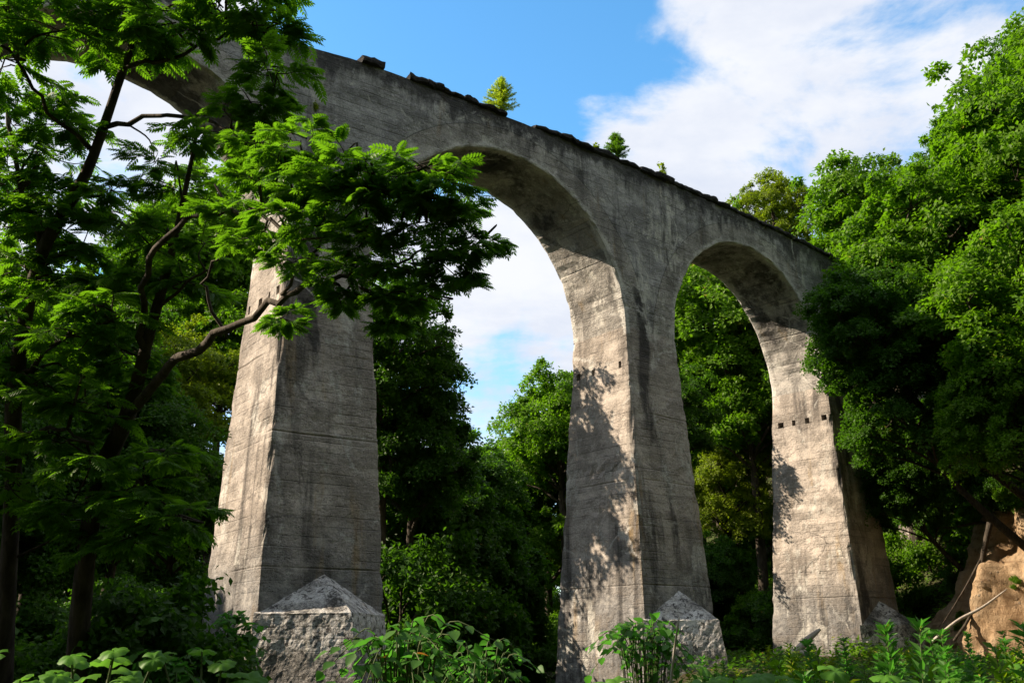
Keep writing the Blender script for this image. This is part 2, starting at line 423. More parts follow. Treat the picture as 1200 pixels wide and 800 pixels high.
def height(x, y):
    x = np.asarray(x, float); y = np.asarray(y, float)
    z = -1.6 + 0.022 * np.clip(y, -20, 60)
    # the steep right-hand side, swinging round behind the viaduct
    foot = 12.2 - 0.24 * np.clip(y - 36, 0, 34) + 0.05 * np.maximum(26 - y, 0)
    # the washed-out bank has eaten into it
    win = ramp(y, 22.5, 26.0) * (1 - ramp(y, 33.5, 36.0))
    foot = foot + win * np.clip(12.4 + (34.0 - y) * 0.62 + 1.3 - foot, 0, 7)
    z = z + np.clip(x - foot, 0, 34) * 0.92 * ramp(x - foot, -0.5, 4.0)
    # left side, a gentler wooded slope
    z = z + np.clip(-x - 8.5, 0, 60) * 0.24
    # back of the valley
    z = z + np.clip(y - 66, 0, 60) * 0.05
    # unseen slope behind the viewer, raised to block sky light from the bridge
    z = z + np.clip(-y - 7, 0, 50) * 0.95
    # river bar at the right in front
    z = z + 0.55 * ramp(x, 2.0, 5.0) * ramp(y, 7, 13) * (1 - ramp(x, 13, 16))
    P = np.stack([x, y, 0 * x], -1)
    z = z + 0.16 * fbm(P, 0.35, 3) + 0.05 * vnoise(P, 1.4, 8)
    d = np.abs(x - channel_x(y))
    z = z - 0.75 * (1 - ramp(d, 1.1, 2.6)) * ramp(y, -30, -5)
    return z


def axis(lo, hi, step, far, grow=1.35):
    a = list(np.arange(lo, hi + 1e-6, step)); s = step
    while a[-1] < far: s *= grow; a.append(a[-1] + s)
    s = step
    while a[0] > -far: s *= grow; a.insert(0, a[0] - s)
    return np.array(a)


gx, gy = np.meshgrid(axis(-30, 34, 0.55, 900), axis(-6, 80, 0.55, 900), indexing='ij')
mb = MB(); mb.grid(np.stack([gx, gy, height(gx, gy)], -1))
tag(link('ground', mb.mesh('ground', ground_mat(), True)), 'shaded forest floor of the river valley', kind='structure')
yy = np.linspace(-25, 75, 90); uu = np.linspace(-2.3, 2.3, 8)
Y, Uw = np.meshgrid(yy, uu, indexing='ij')
mb = MB(); mb.grid(np.stack([channel_x(Y) + Uw, Y, -1.98 + 0.022 * np.clip(Y, -20, 60) + 0.015 * fbm(np.stack([Uw, Y, 0 * Y], -1), 1.5, 4)], -1), flip=True)
tag(link('water', mb.mesh('water', water_mat(), True)), 'dark shallow creek running between the piers', kind='structure')

# ------------------------------------------------------------------ the viaduct
viaduct = thing('concrete_viaduct', 'abandoned weathered concrete arch viaduct standing on tall tapering piers', 'viaduct', tuple(bridge(0, 0, height(*bridge(0, 0, 0)[:2]))))
VORG = np.array(viaduct.location)


def rough(P, amp=0.012, seed=0):
    """Uneven surface: the same shift for the same point, so edges stay closed."""
    P = np.asarray(P, float); d = np.stack([fbm(P, 1.6, 40 + seed + a) for a in range(3)], -1) * amp
    lay = vnoise(P * np.array([0.25, 0.25, 5.0]), 1.0, 61 + seed)[..., None] * 0.35 * amp
    d[..., :2] += lay
    return P + d + np.stack([vnoise(P, 6.5, 50 + seed + a) for a in range(3)], -1) * amp * 0.45


def vpart(name, mb, mat, parent=None, smooth=False, seedless=False):
    p = parent or viaduct
    org = np.array(p.matrix_world.translation) if False else VORG
    mb.V = [v - org for v in mb.V]
    me = mb.mesh(name, mat, smooth)
    W = np.concatenate(mb.V) + org; cx, cy = PX - math.sin(PHI) / KURV, PY + math.cos(PHI) / KURV
    th = np.arctan2(W[:, 0] - cx, cy - W[:, 1]); s = (th - PHI) / KURV; o_ = 1 / KURV - np.hypot(W[:, 0] - cx, W[:, 1] - cy); z = W[:, 2]
    Q = np.stack([s, 0 * s, 0 * s], -1); sn = np.mod(s + L / 2, L) - L / 2          # from the nearest pier
    face = np.abs(o_) > 0.9 * B0
    drip = 0.35 + 0.9 * np.clip(vnoise(Q, 1.3, 201) * 0.6 + vnoise(Q, 3.5, 202) * 0.5 + 0.25, 0, 1.2)
    mould_shade = face * np.exp(-np.maximum(H - 0.1 - z, 0) / (0.75 * drip)) * 0.85 * (z > ZS)
    cen = -0.42 + 0.12 * np.sin(z * 1.7 + s * 0.2)
    mould_shade = np.maximum(mould_shade, face * np.exp(-((sn - cen) / (0.15 + 0.025 * (9.6 - z))) ** 2) * ramp(z, 3.5, 8.3) * (1 - ramp(z, 9.4, 10.1)) * 1.0)
    mould_shade = np.maximum(mould_shade, face * (o_ < 0) * (z < ZS) * np.clip(0.0 + 0.55 * vnoise(np.stack([s, o_, z * 0.12], -1), 1.3, 207) + 0.25 * vnoise(W, 0.45, 208), 0, 1))
    dc = np.abs(s - (np.floor(s / L) + 0.5) * L); rad = np.hypot(dc, z - ZS) - RAD
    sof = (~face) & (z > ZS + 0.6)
    mould_shade = np.maximum(mould_shade, sof * np.clip(ramp(z, ZS + 0.8, ZS + 2.8) * (0.45 + 0.6 * vnoise(W, 0.7, 211) + 0.3 * vnoise(W * np.array([1, 1, 3.0]), 1.6, 212)), 0, 1))  # soffit algae, also painted in to deepen the shade towards the crown
    lime = (z > ZS - 0.3) * face * np.exp(-(rad / 0.22) ** 2) * 0.85
    lime = np.maximum(lime, (z > ZS) * face * np.exp(-((rad - 0.80) / 0.28) ** 2) * 0.42)
    lime = np.maximum(lime, (z > ZS) * (np.abs(o_) < 0.9 * B0) * np.clip(vnoise(W, 0.9, 209), 0, 1) * 0.5)
    for nm, v in (('mould_shade', mould_shade), ('lime', lime)):
        a = me.attributes.new(nm, 'FLOAT', 'POINT'); a.data.foreach_set('value', np.clip(v, 0, 1).astype(np.float32))
    return link(name, me, None, p)


def half_a(z): return A0 + BA * np.maximum(0, ZS - z)
def half_b(z): return B0 + BB * np.maximum(0, ZS - z)


def lines(lo, hi, step, extra=()):
    n = max(2, int(round((hi - lo) / step)) + 1); a = list(np.linspace(lo, hi, n))
    for e in extra:
        a = [v for v in a if abs(v - e) > 0.022] + [e]
    return np.array(sorted(a))


JOINTS = (1.55, 4.25, 6.1)


def chip(P, seed):
    """How far a corner has broken away, metres."""
    c = np.clip(vnoise(P, 2.3, seed) - 0.2, 0, 1) * 0.10 + np.clip(vnoise(P, 6.0, seed + 1), 0, 1) * 0.04
    return c + 0.012


def make_pier(i, holes):
    zb = height(*bridge(i * L, 0, 0)[:2]) - 1.2
    ex = []
    for j in JOINTS: ex += [j - 0.03, j, j + 0.03]
    HZ = (7.36, 7.56)
    if holes: ex += list(HZ)
    zl = lines(zb, ZS, 0.17, ex)
    mb = MB()
    # four faces; u in [-1, 1] across each face
    for face in range(4):
        ue = [-0.97, -0.92, 0.92, 0.97]
        hu = []
        if holes and face == 3:
            for q, c in enumerate((-0.72, -0.24, 0.26, 0.73)):
                if i == 0 and q == 2: continue
                c += 0.05 * math.sin(q * 2.1 + i); hw = 0.070 + 0.025 * math.sin(q * 3.7 + i * 2)
                hu.append((c - hw, c + hw)); ue += [c - hw, c + hw]
        ul = lines(-1, 1, 0.13, ue)
        U, Z = np.meshgrid(ul, zl, indexing='ij')
        a, b = half_a(Z), half_b(Z)
        if face == 0: s, o = U * a, -b          # the side seen
        elif face == 2: s, o = -U * a, b
        elif face == 1: s, o = a, U * b
        else: s, o = -a, -U * b                 # the sunlit face
        P0 = bridge(i * L + s, o, Z)
        edge = np.clip((np.abs(U) - 0.90) / 0.10, 0, 1) ** 2
        ch = chip(P0, 70 + i) * edge
        s = s - np.sign(s) * ch * (np.abs(s) > 0.88 * a); o = o - np.sign(o) * ch * (np.abs(o) > 0.88 * b)
        groove = np.zeros_like(Z)
        for j in JOINTS: groove = np.maximum(groove, (np.abs(Z - j) < 0.005) * np.clip((0.016 if j < 2 else 0.0) + 0.035 * vnoise(P0, 0.9, 33), 0, 1))
        # honeycombed band of loose aggregate
        band = np.exp(-((Z - (4.55 + 0.12 * vnoise(P0, 0.7, 5))) / 0.16) ** 2) * np.clip(0.35 + vnoise(P0, 0.8, 91), 0, 1) * np.clip(vnoise(P0, 7.5, 92) + 0.2, 0, 1) * 0.07
        dep = groove + band
        if face in (0, 2): o = o - np.sign(o) * dep
        else: s = s - np.sign(s) * dep
        P = rough(bridge(i * L + s, o, Z), 0.009)
        skip = np.zeros((len(ul) - 1, len(zl) - 1), bool)
        for lo, hi in hu:
            ui = np.where((ul[:-1] >= lo - 1e-6) & (ul[1:] <= hi + 1e-6))[0]; zi = np.where((zl[:-1] >= HZ[0] - 1e-6) & (zl[1:] <= HZ[1] + 1e-6))[0]
            skip[np.ix_(ui, zi)] = True
            u0, u1, z0, z1 = ui[0], ui[-1] + 1, zi[0], zi[-1] + 1
            In = rough(bridge(i * L + s + 0.28, o, Z), 0.009)
            mb.grid(In[u0:u1 + 1, z0:z1 + 1])
            for sl_ in ((slice(u0, u1 + 1), slice(z0, z0 + 1)), (slice(u0, u1 + 1), slice(z1, z1 + 1)), (slice(u0, u0 + 1), slice(z0, z1 + 1)), (slice(u1, u1 + 1), slice(z0, z1 + 1))):
                A, B = P[sl_].reshape(-1, 3), In[sl_].reshape(-1, 3)
                mb.grid(np.stack([A, B], 0))
        mb.grid(P, skip=skip)
    top = rough(bridge(i * L + np.array([[-A0, A0], [-A0, A0]]), np.array([[-B0, -B0], [B0, B0]]), ZS - 0.002), 0)
    mb.grid(top)
    return vpart('pier', mb, M_CON), zb


def make_cutwater(i, pier, zb):
    """Pointed upstream nose with a pyramid top, badly eroded."""
    za, zn, reach = 1.47, 0.68, 1.2
    def tri(z, k):   # three plan points at z: left corner, nose, right corner
        a, b = half_a(z) + 0.05, half_b(z)
        rc = reach + 0.14 * max(0.0, zn - z)
        return [bridge(i * L - a, -b + 0.06, z), bridge(i * L, -b - rc, z), bridge(i * L + a, -b + 0.06, z)]
    mb = MB(); apex = bridge(i * L, -half_b(za) + 0.04, za)
    for side in (0, 1):
        lo, mid = tri(zb, 0), tri(zn, 0)
        A0_, A1_ = lo[side], lo[side + 1]; B0_, B1_ = mid[side], mid[side + 1]
        u = np.linspace(0, 1, 44)[:, None, None]; v = np.linspace(0, 1, 60)[None, :, None]
        wall = (A0_ * (1 - u) + A1_ * u) * (1 - v) + (B0_ * (1 - u) + B1_ * u) * v
        v2 = np.linspace(0, 1, 34)[None, :, None]
        roof = (B0_ * (1 - u) + B1_ * u) * (1 - v2) + apex * v2
        for G in (wall, roof):
            G = np.asarray(G); d = np.stack([fbm(G, 2.2, 80 + q) for q in range(3)], -1) * 0.012 + np.stack([fbm(G, 11, 84 + q) for q in range(3)], -1) * 0.009
            mb.grid(G + d)
    return vpart('cutwater', mb, M_CUT, pier)


def ring_th(t): return 0.66 + 0.28 * (1 - np.sin(t)) ** 2


def make_ring(i):
    """Arch ring of the span between pier i and pier i + 1."""
    s0 = (i + 0.5) * L; mb = MB(); GAP = 0.008
    t = np.sort(np.concatenate([np.linspace(0, PI, 76), [v + e for v in (0.50, 0.80, PI / 2, PI - 0.80, PI - 0.50) for e in (-0.006, 0.0, 0.006)]]))
    jt = np.zeros_like(t)
    for v in (0.50, 0.80, PI / 2, PI - 0.80, PI - 0.50): jt = np.maximum(jt, (np.abs(t - v) < 0.003) * 1.0)
    for side in (-1, 1):
        f = np.array([0, 0.03, 0.08, 0.25, 0.5, 0.75, 1.0]); T, Fr = np.meshgrid(t, f, indexing='ij')
        R = RAD + (ring_th(T) - GAP) * Fr
        P0 = bridge(s0 - R * np.cos(T), side * B0, ZS + R * np.sin(T))
        ch = chip(P0, 77) * np.clip(1 - Fr / 0.08, 0, 1)
        P = rough(bridge(s0 - (R + ch * 0.5) * np.cos(T), side * (B0 - ch), ZS + (R + ch * 0.5) * np.sin(T)), 0.009)
        mb.grid(P, flip=side > 0)
    f = np.array([-1, -0.975, -0.93, -0.7, -0.47, -0.24, 0, 0.24, 0.47, 0.7, 0.93, 0.975, 1.0]); T, O = np.meshgrid(t, f, indexing='ij')
    P0 = bridge(s0 - RAD * np.cos(T), O * B0, ZS + RAD * np.sin(T))
    e = np.clip((np.abs(O) - 0.93) / 0.07, 0, 1); ch = chip(P0, 77) * e
    groove = jt[:, None] * np.clip(0.02 + 0.05 * vnoise(P0, 1.2, 12), 0, 1)
    # plank steps left by the formwork
    plank = 0.018 * np.round(vnoise(np.stack([0 * T, np.floor(T * 22), np.floor(O * 1.5 + np.floor(T * 9) * 0.4)], -1), 1.7, 6))
    R = RAD + 0.5 * ch + groove + plank * (1 - e)
    mb.grid(rough(bridge(s0 - R * np.cos(T), O * B0 - np.sign(O) * ch, ZS + R * np.sin(T)), 0.009), flip=True)
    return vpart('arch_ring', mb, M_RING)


def top_z(s):
    s = np.asarray(s, float); P = np.stack([s, 0 * s, 0 * s], -1)
    left = 1 - ramp(s, -13.0, -8.0)
    return H - 0.02 + 0.05 * vnoise(P, 1.8, 21) * (0.4 + left) + left * (0.22 * vnoise(P, 0.9, 22) - 0.16)


def make_spandrel(i):
    """Wall over pier i, from mid-span to mid-span, standing on the two rings."""
    mb = MB(); t = np.linspace(PI / 2, 0, 34)
    R = RAD + ring_th(t)
    sa = (i + 0.5) * L - 0.004 - R * np.cos(t); za = ZS + R * np.sin(t); sa[0] = (i + 0.5) * L - 0.004
    ok = sa >= i * L + 0.02; sa, za = sa[ok], za[ok]
    S = np.concatenate([(2 * i * L - sa), sa[::-1]]); Zl = np.concatenate([za, za[::-1]])
    o_ = np.argsort(S); S, Zl = S[o_], Zl[o_]
    # vertical joints over the pier
    f = np.linspace(0, 1, 22)
    Sg, Fg = np.meshgrid(S, f, indexing='ij'); Zg = Zl[:, None] + (top_z(S) - Zl)[:, None] * Fg
    for side in (-1, 1):
        P0 = bridge(Sg, side * B0, Zg)
        flake = np.clip(vnoise(P0, 0.8, 15) - 0.35, 0, 1) * np.clip(vnoise(P0, 3.1, 16) + 0.1, 0, 1) * 0.06
        mb.grid(rough(bridge(Sg, side * (B0 - flake), Zg), 0.010), flip=side > 0)
    O = np.linspace(-1, 1, 7); Sg, Og = np.meshgrid(S, O, indexing='ij')
    mb.grid(rough(bridge(Sg, Og * B0, np.broadcast_to(top_z(S)[:, None], Sg.shape)), 0.010))
    mb.grid(rough(bridge(Sg, Og * B0, np.broadcast_to(Zl[:, None] , Sg.shape)), 0.010), flip=True)
    for e in (0, -1):
        Og, Fg = np.meshgrid(O, f, indexing='ij')
        mb.grid(rough(bridge(S[e], Og * B0, Zl[e] + (top_z(S[e]) - Zl[e]) * Fg), 0.010), flip=e == -1)
    return vpart('spandrel_wall', mb, M_SPAN)


for i in range(-2, 3):
    p, zb = make_pier(i, holes=i in (0, 1, -1))
    make_cutwater(i, p, zb)
    make_spandrel(i)
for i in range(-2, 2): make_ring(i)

# broken coping along both edges of the deck, one lump after another
for side in (-1, 1):
    s = -22.0
    while s < 21:
        ln = rng.uniform(0.45, 1.05); miss = rng.random() < (0.75 if s < -11.5 else 0.45 if s < -8.5 else 0.03)
        if not miss:
            mb = MB(); n1 = 7
            hgt = rng.uniform(0.11, 0.19); pro = rng.uniform(0.05, 0.11); g = 0.012
            ring = np.array([(-pro, 0.0), (-pro - 0.01, hgt * 0.45), (-pro + 0.02, hgt * 0.9), (0.10, hgt), (0.35, hgt * 0.95), (0.46, hgt * 0.5), (0.45, 0.0), (0.2, -0.03), (0.02, -0.035)])
            rows = []
            for q in np.linspace(0, 1, n1):
                ss = s + g + (ln - 2 * g) * q; taper = 1 - 0.10 * (abs(q * 2 - 1) ** 4)
                rows.append(bridge(ss, side * (B0 - ring[:, 0] * taper), top_z(ss) + 0.02 + ring[:, 1] * taper))
            G = np.array(rows); G = np.concatenate([G, G[:, :1]], 1)
            G = G + np.stack([fbm(G, 5.0, 100 + q) for q in range(3)], -1) * 0.045
            G[:, -1] = G[:, 0]
            mb.grid(G, flip=side < 0)
            for e in (0, -1):
                cpt = G[e, :-1]; mb.add(cpt, [np.arange(len(cpt))[None] if (e == 0) == (side < 0) else np.arange(len(cpt))[None, ::-1]])
            vpart('coping_block', mb, M_COPE)
        s += ln

# ------------------------------------------------------------------ leaves
LEAF4 = (np.array([[0, 0, 0], [0.45, 0.34, 0.06], [1.0, 0, -0.05], [0.45, -0.34, 0.06]]), [np.array([[0, 2, 1], [0, 3, 2]])])
LEAF6 = (np.array([[0, 0, 0], [0.30, 0.19, 0.045], [0.66, 0.16, 0.0], [1.0, 0, -0.12], [0.66, -0.16, 0.0], [0.30, -0.19, 0.045], [0.45, 0, -0.01]]),
         [np.array([[0, 6, 2, 1], [0, 5, 4, 6]]), np.array([[6, 3, 2], [6, 4, 3]])])


def compound_leaf(pairs=6, ln=0.31):
    """Pinnate leaf: opposite leaflets on a drooping rachis, x along the rachis."""
    V, F4, F3, n = [], [], [], 0
    def pt(t): return np.array([ln * t, 0, -0.16 * ln * t * t])
    for p in range(pairs):
        t = 0.25 + 0.70 * p / (pairs - 1)
        for sd in (-1, 1):
            a = sd * (1.15 - 0.35 * t); size = 0.088 * (0.75 + 0.5 * math.sin(PI * min(1, t * 0.95)))
            x = np.array([math.cos(a), math.sin(a), -0.22]); M = frames(x[None], np.array([[0, sd * 0.12, 1.0]]))[0]
            V.append(LEAF6[0] @ M.T * size + pt(t)); F4.append(LEAF6[1][0] + n); F3.append(LEAF6[1][1] + n); n += 7
    M = frames(np.array([[1.0, 0, -0.35]]), np.array([[0, 0, 1.0]]))[0]
    V.append(LEAF6[0] @ M.T * 0.09 + pt(1)); F4.append(LEAF6[1][0] + n); F3.append(LEAF6[1][1] + n); n += 7
    V.append(np.array([pt(0) + [0, 0.003, 0], pt(0) - [0, 0.003, 0], pt(1) - [0, 0.002, 0], pt(1) + [0, 0.002, 0]])); F4.append(np.array([[0, 1, 2, 3]]) + n)
    return np.concatenate(V), [np.concatenate(F4), np.concatenate(F3)]


CLEAF = compound_leaf()


def nearest_on(paths, p):
    best = None
    for P in paths:
        d = np.linalg.norm(P - p, axis=1); d = d + 0.35 * np.maximum(P[:, 2] - p[2], 0); j = d.argmin()
        if best is None or d[j] < best[0]: best = (d[j], P[j])
    return best[1]


def near_tree(label, base, trunk, limbs, blobs, leaves_per=122, name='walnut_tree'):
    """A tree near enough to read its leaves: explicit limbs, twigs grown to every leaf mass."""
    base = np.array(base)
    t = thing(name, label, 'tree', tuple(base))
    tp = smoothpath(trunk, 5); tp[:, 3] *= 0.74; tb = MB(); tb.tube(tp[:, :3] - base, tp[:, 3], 12, 0.12)
    paths = [tp[:, :3]]
    link('trunk', tb.mesh('trunk', M_BARK, True), None, t)
    for lb in limbs:
        lp = smoothpath(lb, 5); lp[:, 3] *= 0.72; lp[1:-1, :3] += rng.normal(0, 0.02, lp[1:-1, :3].shape)
        b = MB(); b.tube(lp[:, :3] - base, lp[:, 3], 8, 0.10); paths.append(lp[:, :3])
        link('branch', b.mesh('branch', M_BARK, True), None, t)
    tw = MB(); pos, fwd, up, scl = [], [], [], []
    for (c, r, dens) in blobs:
        root = nearest_on(paths, c)
        mid = (root + c) / 2 + rng.normal(0, 0.10, 3) + [0, 0, 0.08]
        P = smoothpath(np.array([root, mid, c]), 4); tw.tube(P - base, np.linspace(0.022, 0.009, len(P)) * min(1, max(0.45, r / 0.42 * 0.7)), 5)
        nt = max(4, int(8 * dens))
        for q in range(nt):
            a = 2 * PI * (q + rng.random()) / nt
            d = np.array([math.cos(a), math.sin(a), rng.normal(-0.02, 0.22)]); d /= np.linalg.norm(d)
            ln = r * rng.uniform(0.6, 1.15); st = c + rng.normal(0, 0.16 * r, 3) * [1, 1, 0.6]
            en = st + d * ln + [0, 0, -0.10 * ln]
            P = smoothpath(np.array([st, (st + en) / 2 + [0, 0, 0.06 * ln] + rng.normal(0, 0.03, 3), en]), 3)
            tw.tube(P - base, np.linspace(0.008, 0.0035, len(P)) * min(1, max(0.5, r / 0.42)), 4)
            nl = max(4, int(leaves_per * dens / nt))
            for j in range(nl):
                f = rng.uniform(0.25, 1.0); k_ = min(int(f * (len(P) - 1)), len(P) - 2); p = P[k_] + (P[k_ + 1] - P[k_]) * (f * (len(P) - 1) - k_)
                ang = rng.uniform(0.4, 1.3) * rng.choice([-1, 1]); side = np.cross(d, [0, 0, 1.0]); side /= np.linalg.norm(side) + 1e-9
                v = d * math.cos(ang) + side * math.sin(ang) + np.array([0, 0, rng.normal(-0.16, 0.2)])
                pos.append(p); scl.append(min(1.0, max(0.60, r / 0.42))); fwd.append(v); up.append(np.array([0, 0, 1.0]) + rng.normal(0, 0.33, 3))
    link('twigs', tw.mesh('twigs', M_BARK, True), None, t)['kind'] = 'stuff'
    pos, fwd, up = map(np.array, (pos, fwd, up))
    V, F, own = stamp(CLEAF[0], CLEAF[1], frames(fwd, up), pos - base, rng.uniform(0.50, 0.82, len(pos)) * np.array(scl))
    r_ = np.clip(rng.random(len(pos))[own] * 0.7 + rng.random(len(own)) * 0.3, 0, 1)
    link('crown', npmesh('crown', V, F, M_WALNUT, r_), None, t)
    return t


def A(px, py, d, r): return np.append(at(px, py, d), r)


def blob(px, py, d, r, dens=1.0): return (at(px, py, d), r, dens)


def ground_at(p): return np.array([p[0], p[1], float(height(p[0], p[1])) - 0.05])


gA = ground_at(at(20, 760, 10.6)); gB = ground_at(at(98, 760, 10.1))
near_tree('slender dark walnut tree at the left edge reaching above the viaduct', gA,
          [np.append(gA, 0.15), A(14, 600, 10.5, 0.12), A(18, 450, 10.4, 0.105), A(48, 300, 10.2, 0.09), A(100, 205, 10.0, 0.075), A(145, 80, 9.8, 0.055), A(168, 10, 9.7, 0.042), A(190, -90, 9.5, 0.03)],
          [[A(145, 80, 9.8, .035), A(205, 66, 9.6, .026), A(265, 40, 9.3, .018), A(325, 12, 9.1, .01)],
           [A(48, 300, 10.2, .05), A(22, 200, 10.3, .035), A(0, 110, 10.4, .028), A(-30, 0, 10.6, .016)],
           [A(112, 180, 9.95, .035), A(60, 130, 9.6, .026), A(10, 60, 9.3, .02), A(-40, 20, 9.1, .012)],
           [A(120, 150, 9.9, .04), A(200, 135, 9.5, .028), A(262, 150, 9.2, .02), A(320, 185, 9.0, .012)],
           [A(158, 40, 9.75, .03), A(215, 0, 9.5, .02), A(290, -30, 9.3, .012)],
           [A(18, 450, 10.4, .05), A(70, 400, 10.0, .03), A(120, 380, 9.6, .016)],
           [A(16, 520, 10.45, .04), A(60, 500, 10.0, .03), A(110, 520, 9.6, .014)]],
          [blob(x, y, d, r) for x, y, d, r in [
              (20, 15, 9.3, .5), (80, 35, 9.4, .5), (140, 15, 9.4, .5), (200, 25, 9.3, .5), (255, 12, 9.2, .42), (310, 30, 9.1, .42), (325, 85, 9.0, .36), (10, 70, 9.4, .5),
              (160, 45, 9.6, .4), (300, -25, 9.2, .5), (230, -40, 9.3, .5), (140, -50, 9.5, .6), (40, -50, 9.4, .6),
              (270, 150, 9.2, .38), (315, 185, 9.0, .42), (300, 125, 9.1, .35), (15, 225, 10.2, .5), (60, 215, 10.3, .4), (70, 270, 10.3, .5), (30, 310, 10.3, .55),
              (20, 380, 10.2, .6), (90, 330, 10.1, .5), (95, 395, 9.7, .5), (130, 370, 9.6, .45), (40, 450, 10.1, .6), (100, 470, 9.8, .5), (60, 520, 9.9, .5), (115, 540, 9.6, .45), (15, 570, 10.0, .55), (85, 590, 9.8, .45), (10, 150, 10.3, .35), (88, 150, 10.0, .34), (42, 180, 10.2, .36), (128, 222, 10.0, .33), (182, 192, 9.8, .30), (228, 160, 9.4, .30), (60, 250, 10.2, .4), (5, 260, 10.8, .5), (40, 350, 10.8, .5), (5, 430, 10.7, .5), (75, 440, 10.6, .5), (120, 420, 10.6, .42), (30, 520, 10.7, .5), (95, 290, 10.6, .42), (130, 330, 10.4, .4), (0, 200, 10.6, .4), (70, 120, 10.0, .3), (15, 110, 10.0, .34), (60, 600, 10.3, .45), (110, 620, 10.2, .4)]])
near_tree('leaning walnut tree whose long bough crosses in front of the nearest pier', gB,
          [np.append(gB, 0.16), A(108, 600, 10.0, .13), A(150, 485, 9.9, .105), A(178, 380, 9.8, .075), A(200, 300, 9.7, .05), A(222, 200, 9.5, .03), A(235, 130, 9.4, .015)],
          [[A(150, 485, 9.9, .075), A(200, 432, 9.3, .062), A(258, 394, 8.7, .050), A(322, 350, 8.0, .038), A(385, 330, 7.4, .026), A(440, 318, 7.1, .018), A(505, 288, 6.9, .010)],
           [A(170, 410, 9.8, .05), A(168, 320, 9.3, .043), A(222, 256, 8.6, .034), A(300, 246, 7.8, .026), A(360, 225, 7.3, .019), A(420, 205, 7.0, .014), A(490, 200, 6.8, .008)],
           [A(385, 330, 7.4, .018), A(430, 350, 7.2, .013), A(485, 345, 7.0, .009), A(530, 350, 6.9, .005)],
           [A(300, 246, 7.8, .019), A(350, 280, 7.4, .014), A(420, 275, 7.1, .010), A(500, 260, 6.9, .007)],
           [A(258, 394, 8.7, .025), A(240, 330, 8.7, .018), A(270, 290, 8.5, .011)],
           [A(330, 345, 7.9, .020), A(370, 290, 7.4, .014), A(410, 250, 7.1, .008)],
           [A(430, 318, 7.15, .016), A(500, 310, 6.9, .010), A(560, 285, 6.8, .006)],
           [A(180, 370, 9.8, .03), A(220, 330, 9.6, .02), A(250, 310, 9.4, .012)],
           [A(112, 590, 10.0, .04), A(160, 570, 9.7, .025), A(200, 600, 9.5, .012)]],
          [blob(x, y, d, r, .95) for x, y, d, r in [
              (350, 165, 7.3, .28), (395, 192, 7.0, .30), (440, 203, 6.9, .29), (485, 195, 6.8, .28), (525, 205, 6.7, .24), (360, 215, 7.2, .30), (415, 238, 7.0, .29), (465, 232, 6.9, .28), (515, 235, 6.8, .26), (325, 250, 7.4, .28),
              (375, 265, 7.2, .27), (430, 278, 7.0, .26), (480, 272, 6.9, .25), (535, 250, 6.8, .18), (300, 210, 7.6, .28), (268, 250, 8.2, .32), (300, 285, 7.8, .26), (350, 308, 7.4, .22), (410, 312, 7.2, .21),
              (470, 308, 7.0, .22), (522, 298, 6.8, .20), (562, 285, 6.8, .15), (545, 325, 6.9, .15), (500, 343, 7.0, .18), (455, 348, 7.1, .13), (330, 195, 7.4, .25), (300, 165, 7.6, .22), (455, 380, 7.2, .10), (400, 350, 7.3, .11), (332, 372, 7.8, .12)]] +
          [blob(x, y, d, r) for x, y, d, r in [
              (150, 260, 10.2, .42), (195, 280, 10.0, .38), (215, 330, 9.8, .38), (165, 330, 10.0, .42), (240, 285, 9.6, .30), (205, 220, 9.8, .32), (150, 420, 10.0, .38), (180, 450, 9.9, .28),
              (165, 575, 9.6, .5), (205, 605, 9.4, .42), (150, 630, 9.6, .45), (195, 530, 9.6, .35)]])


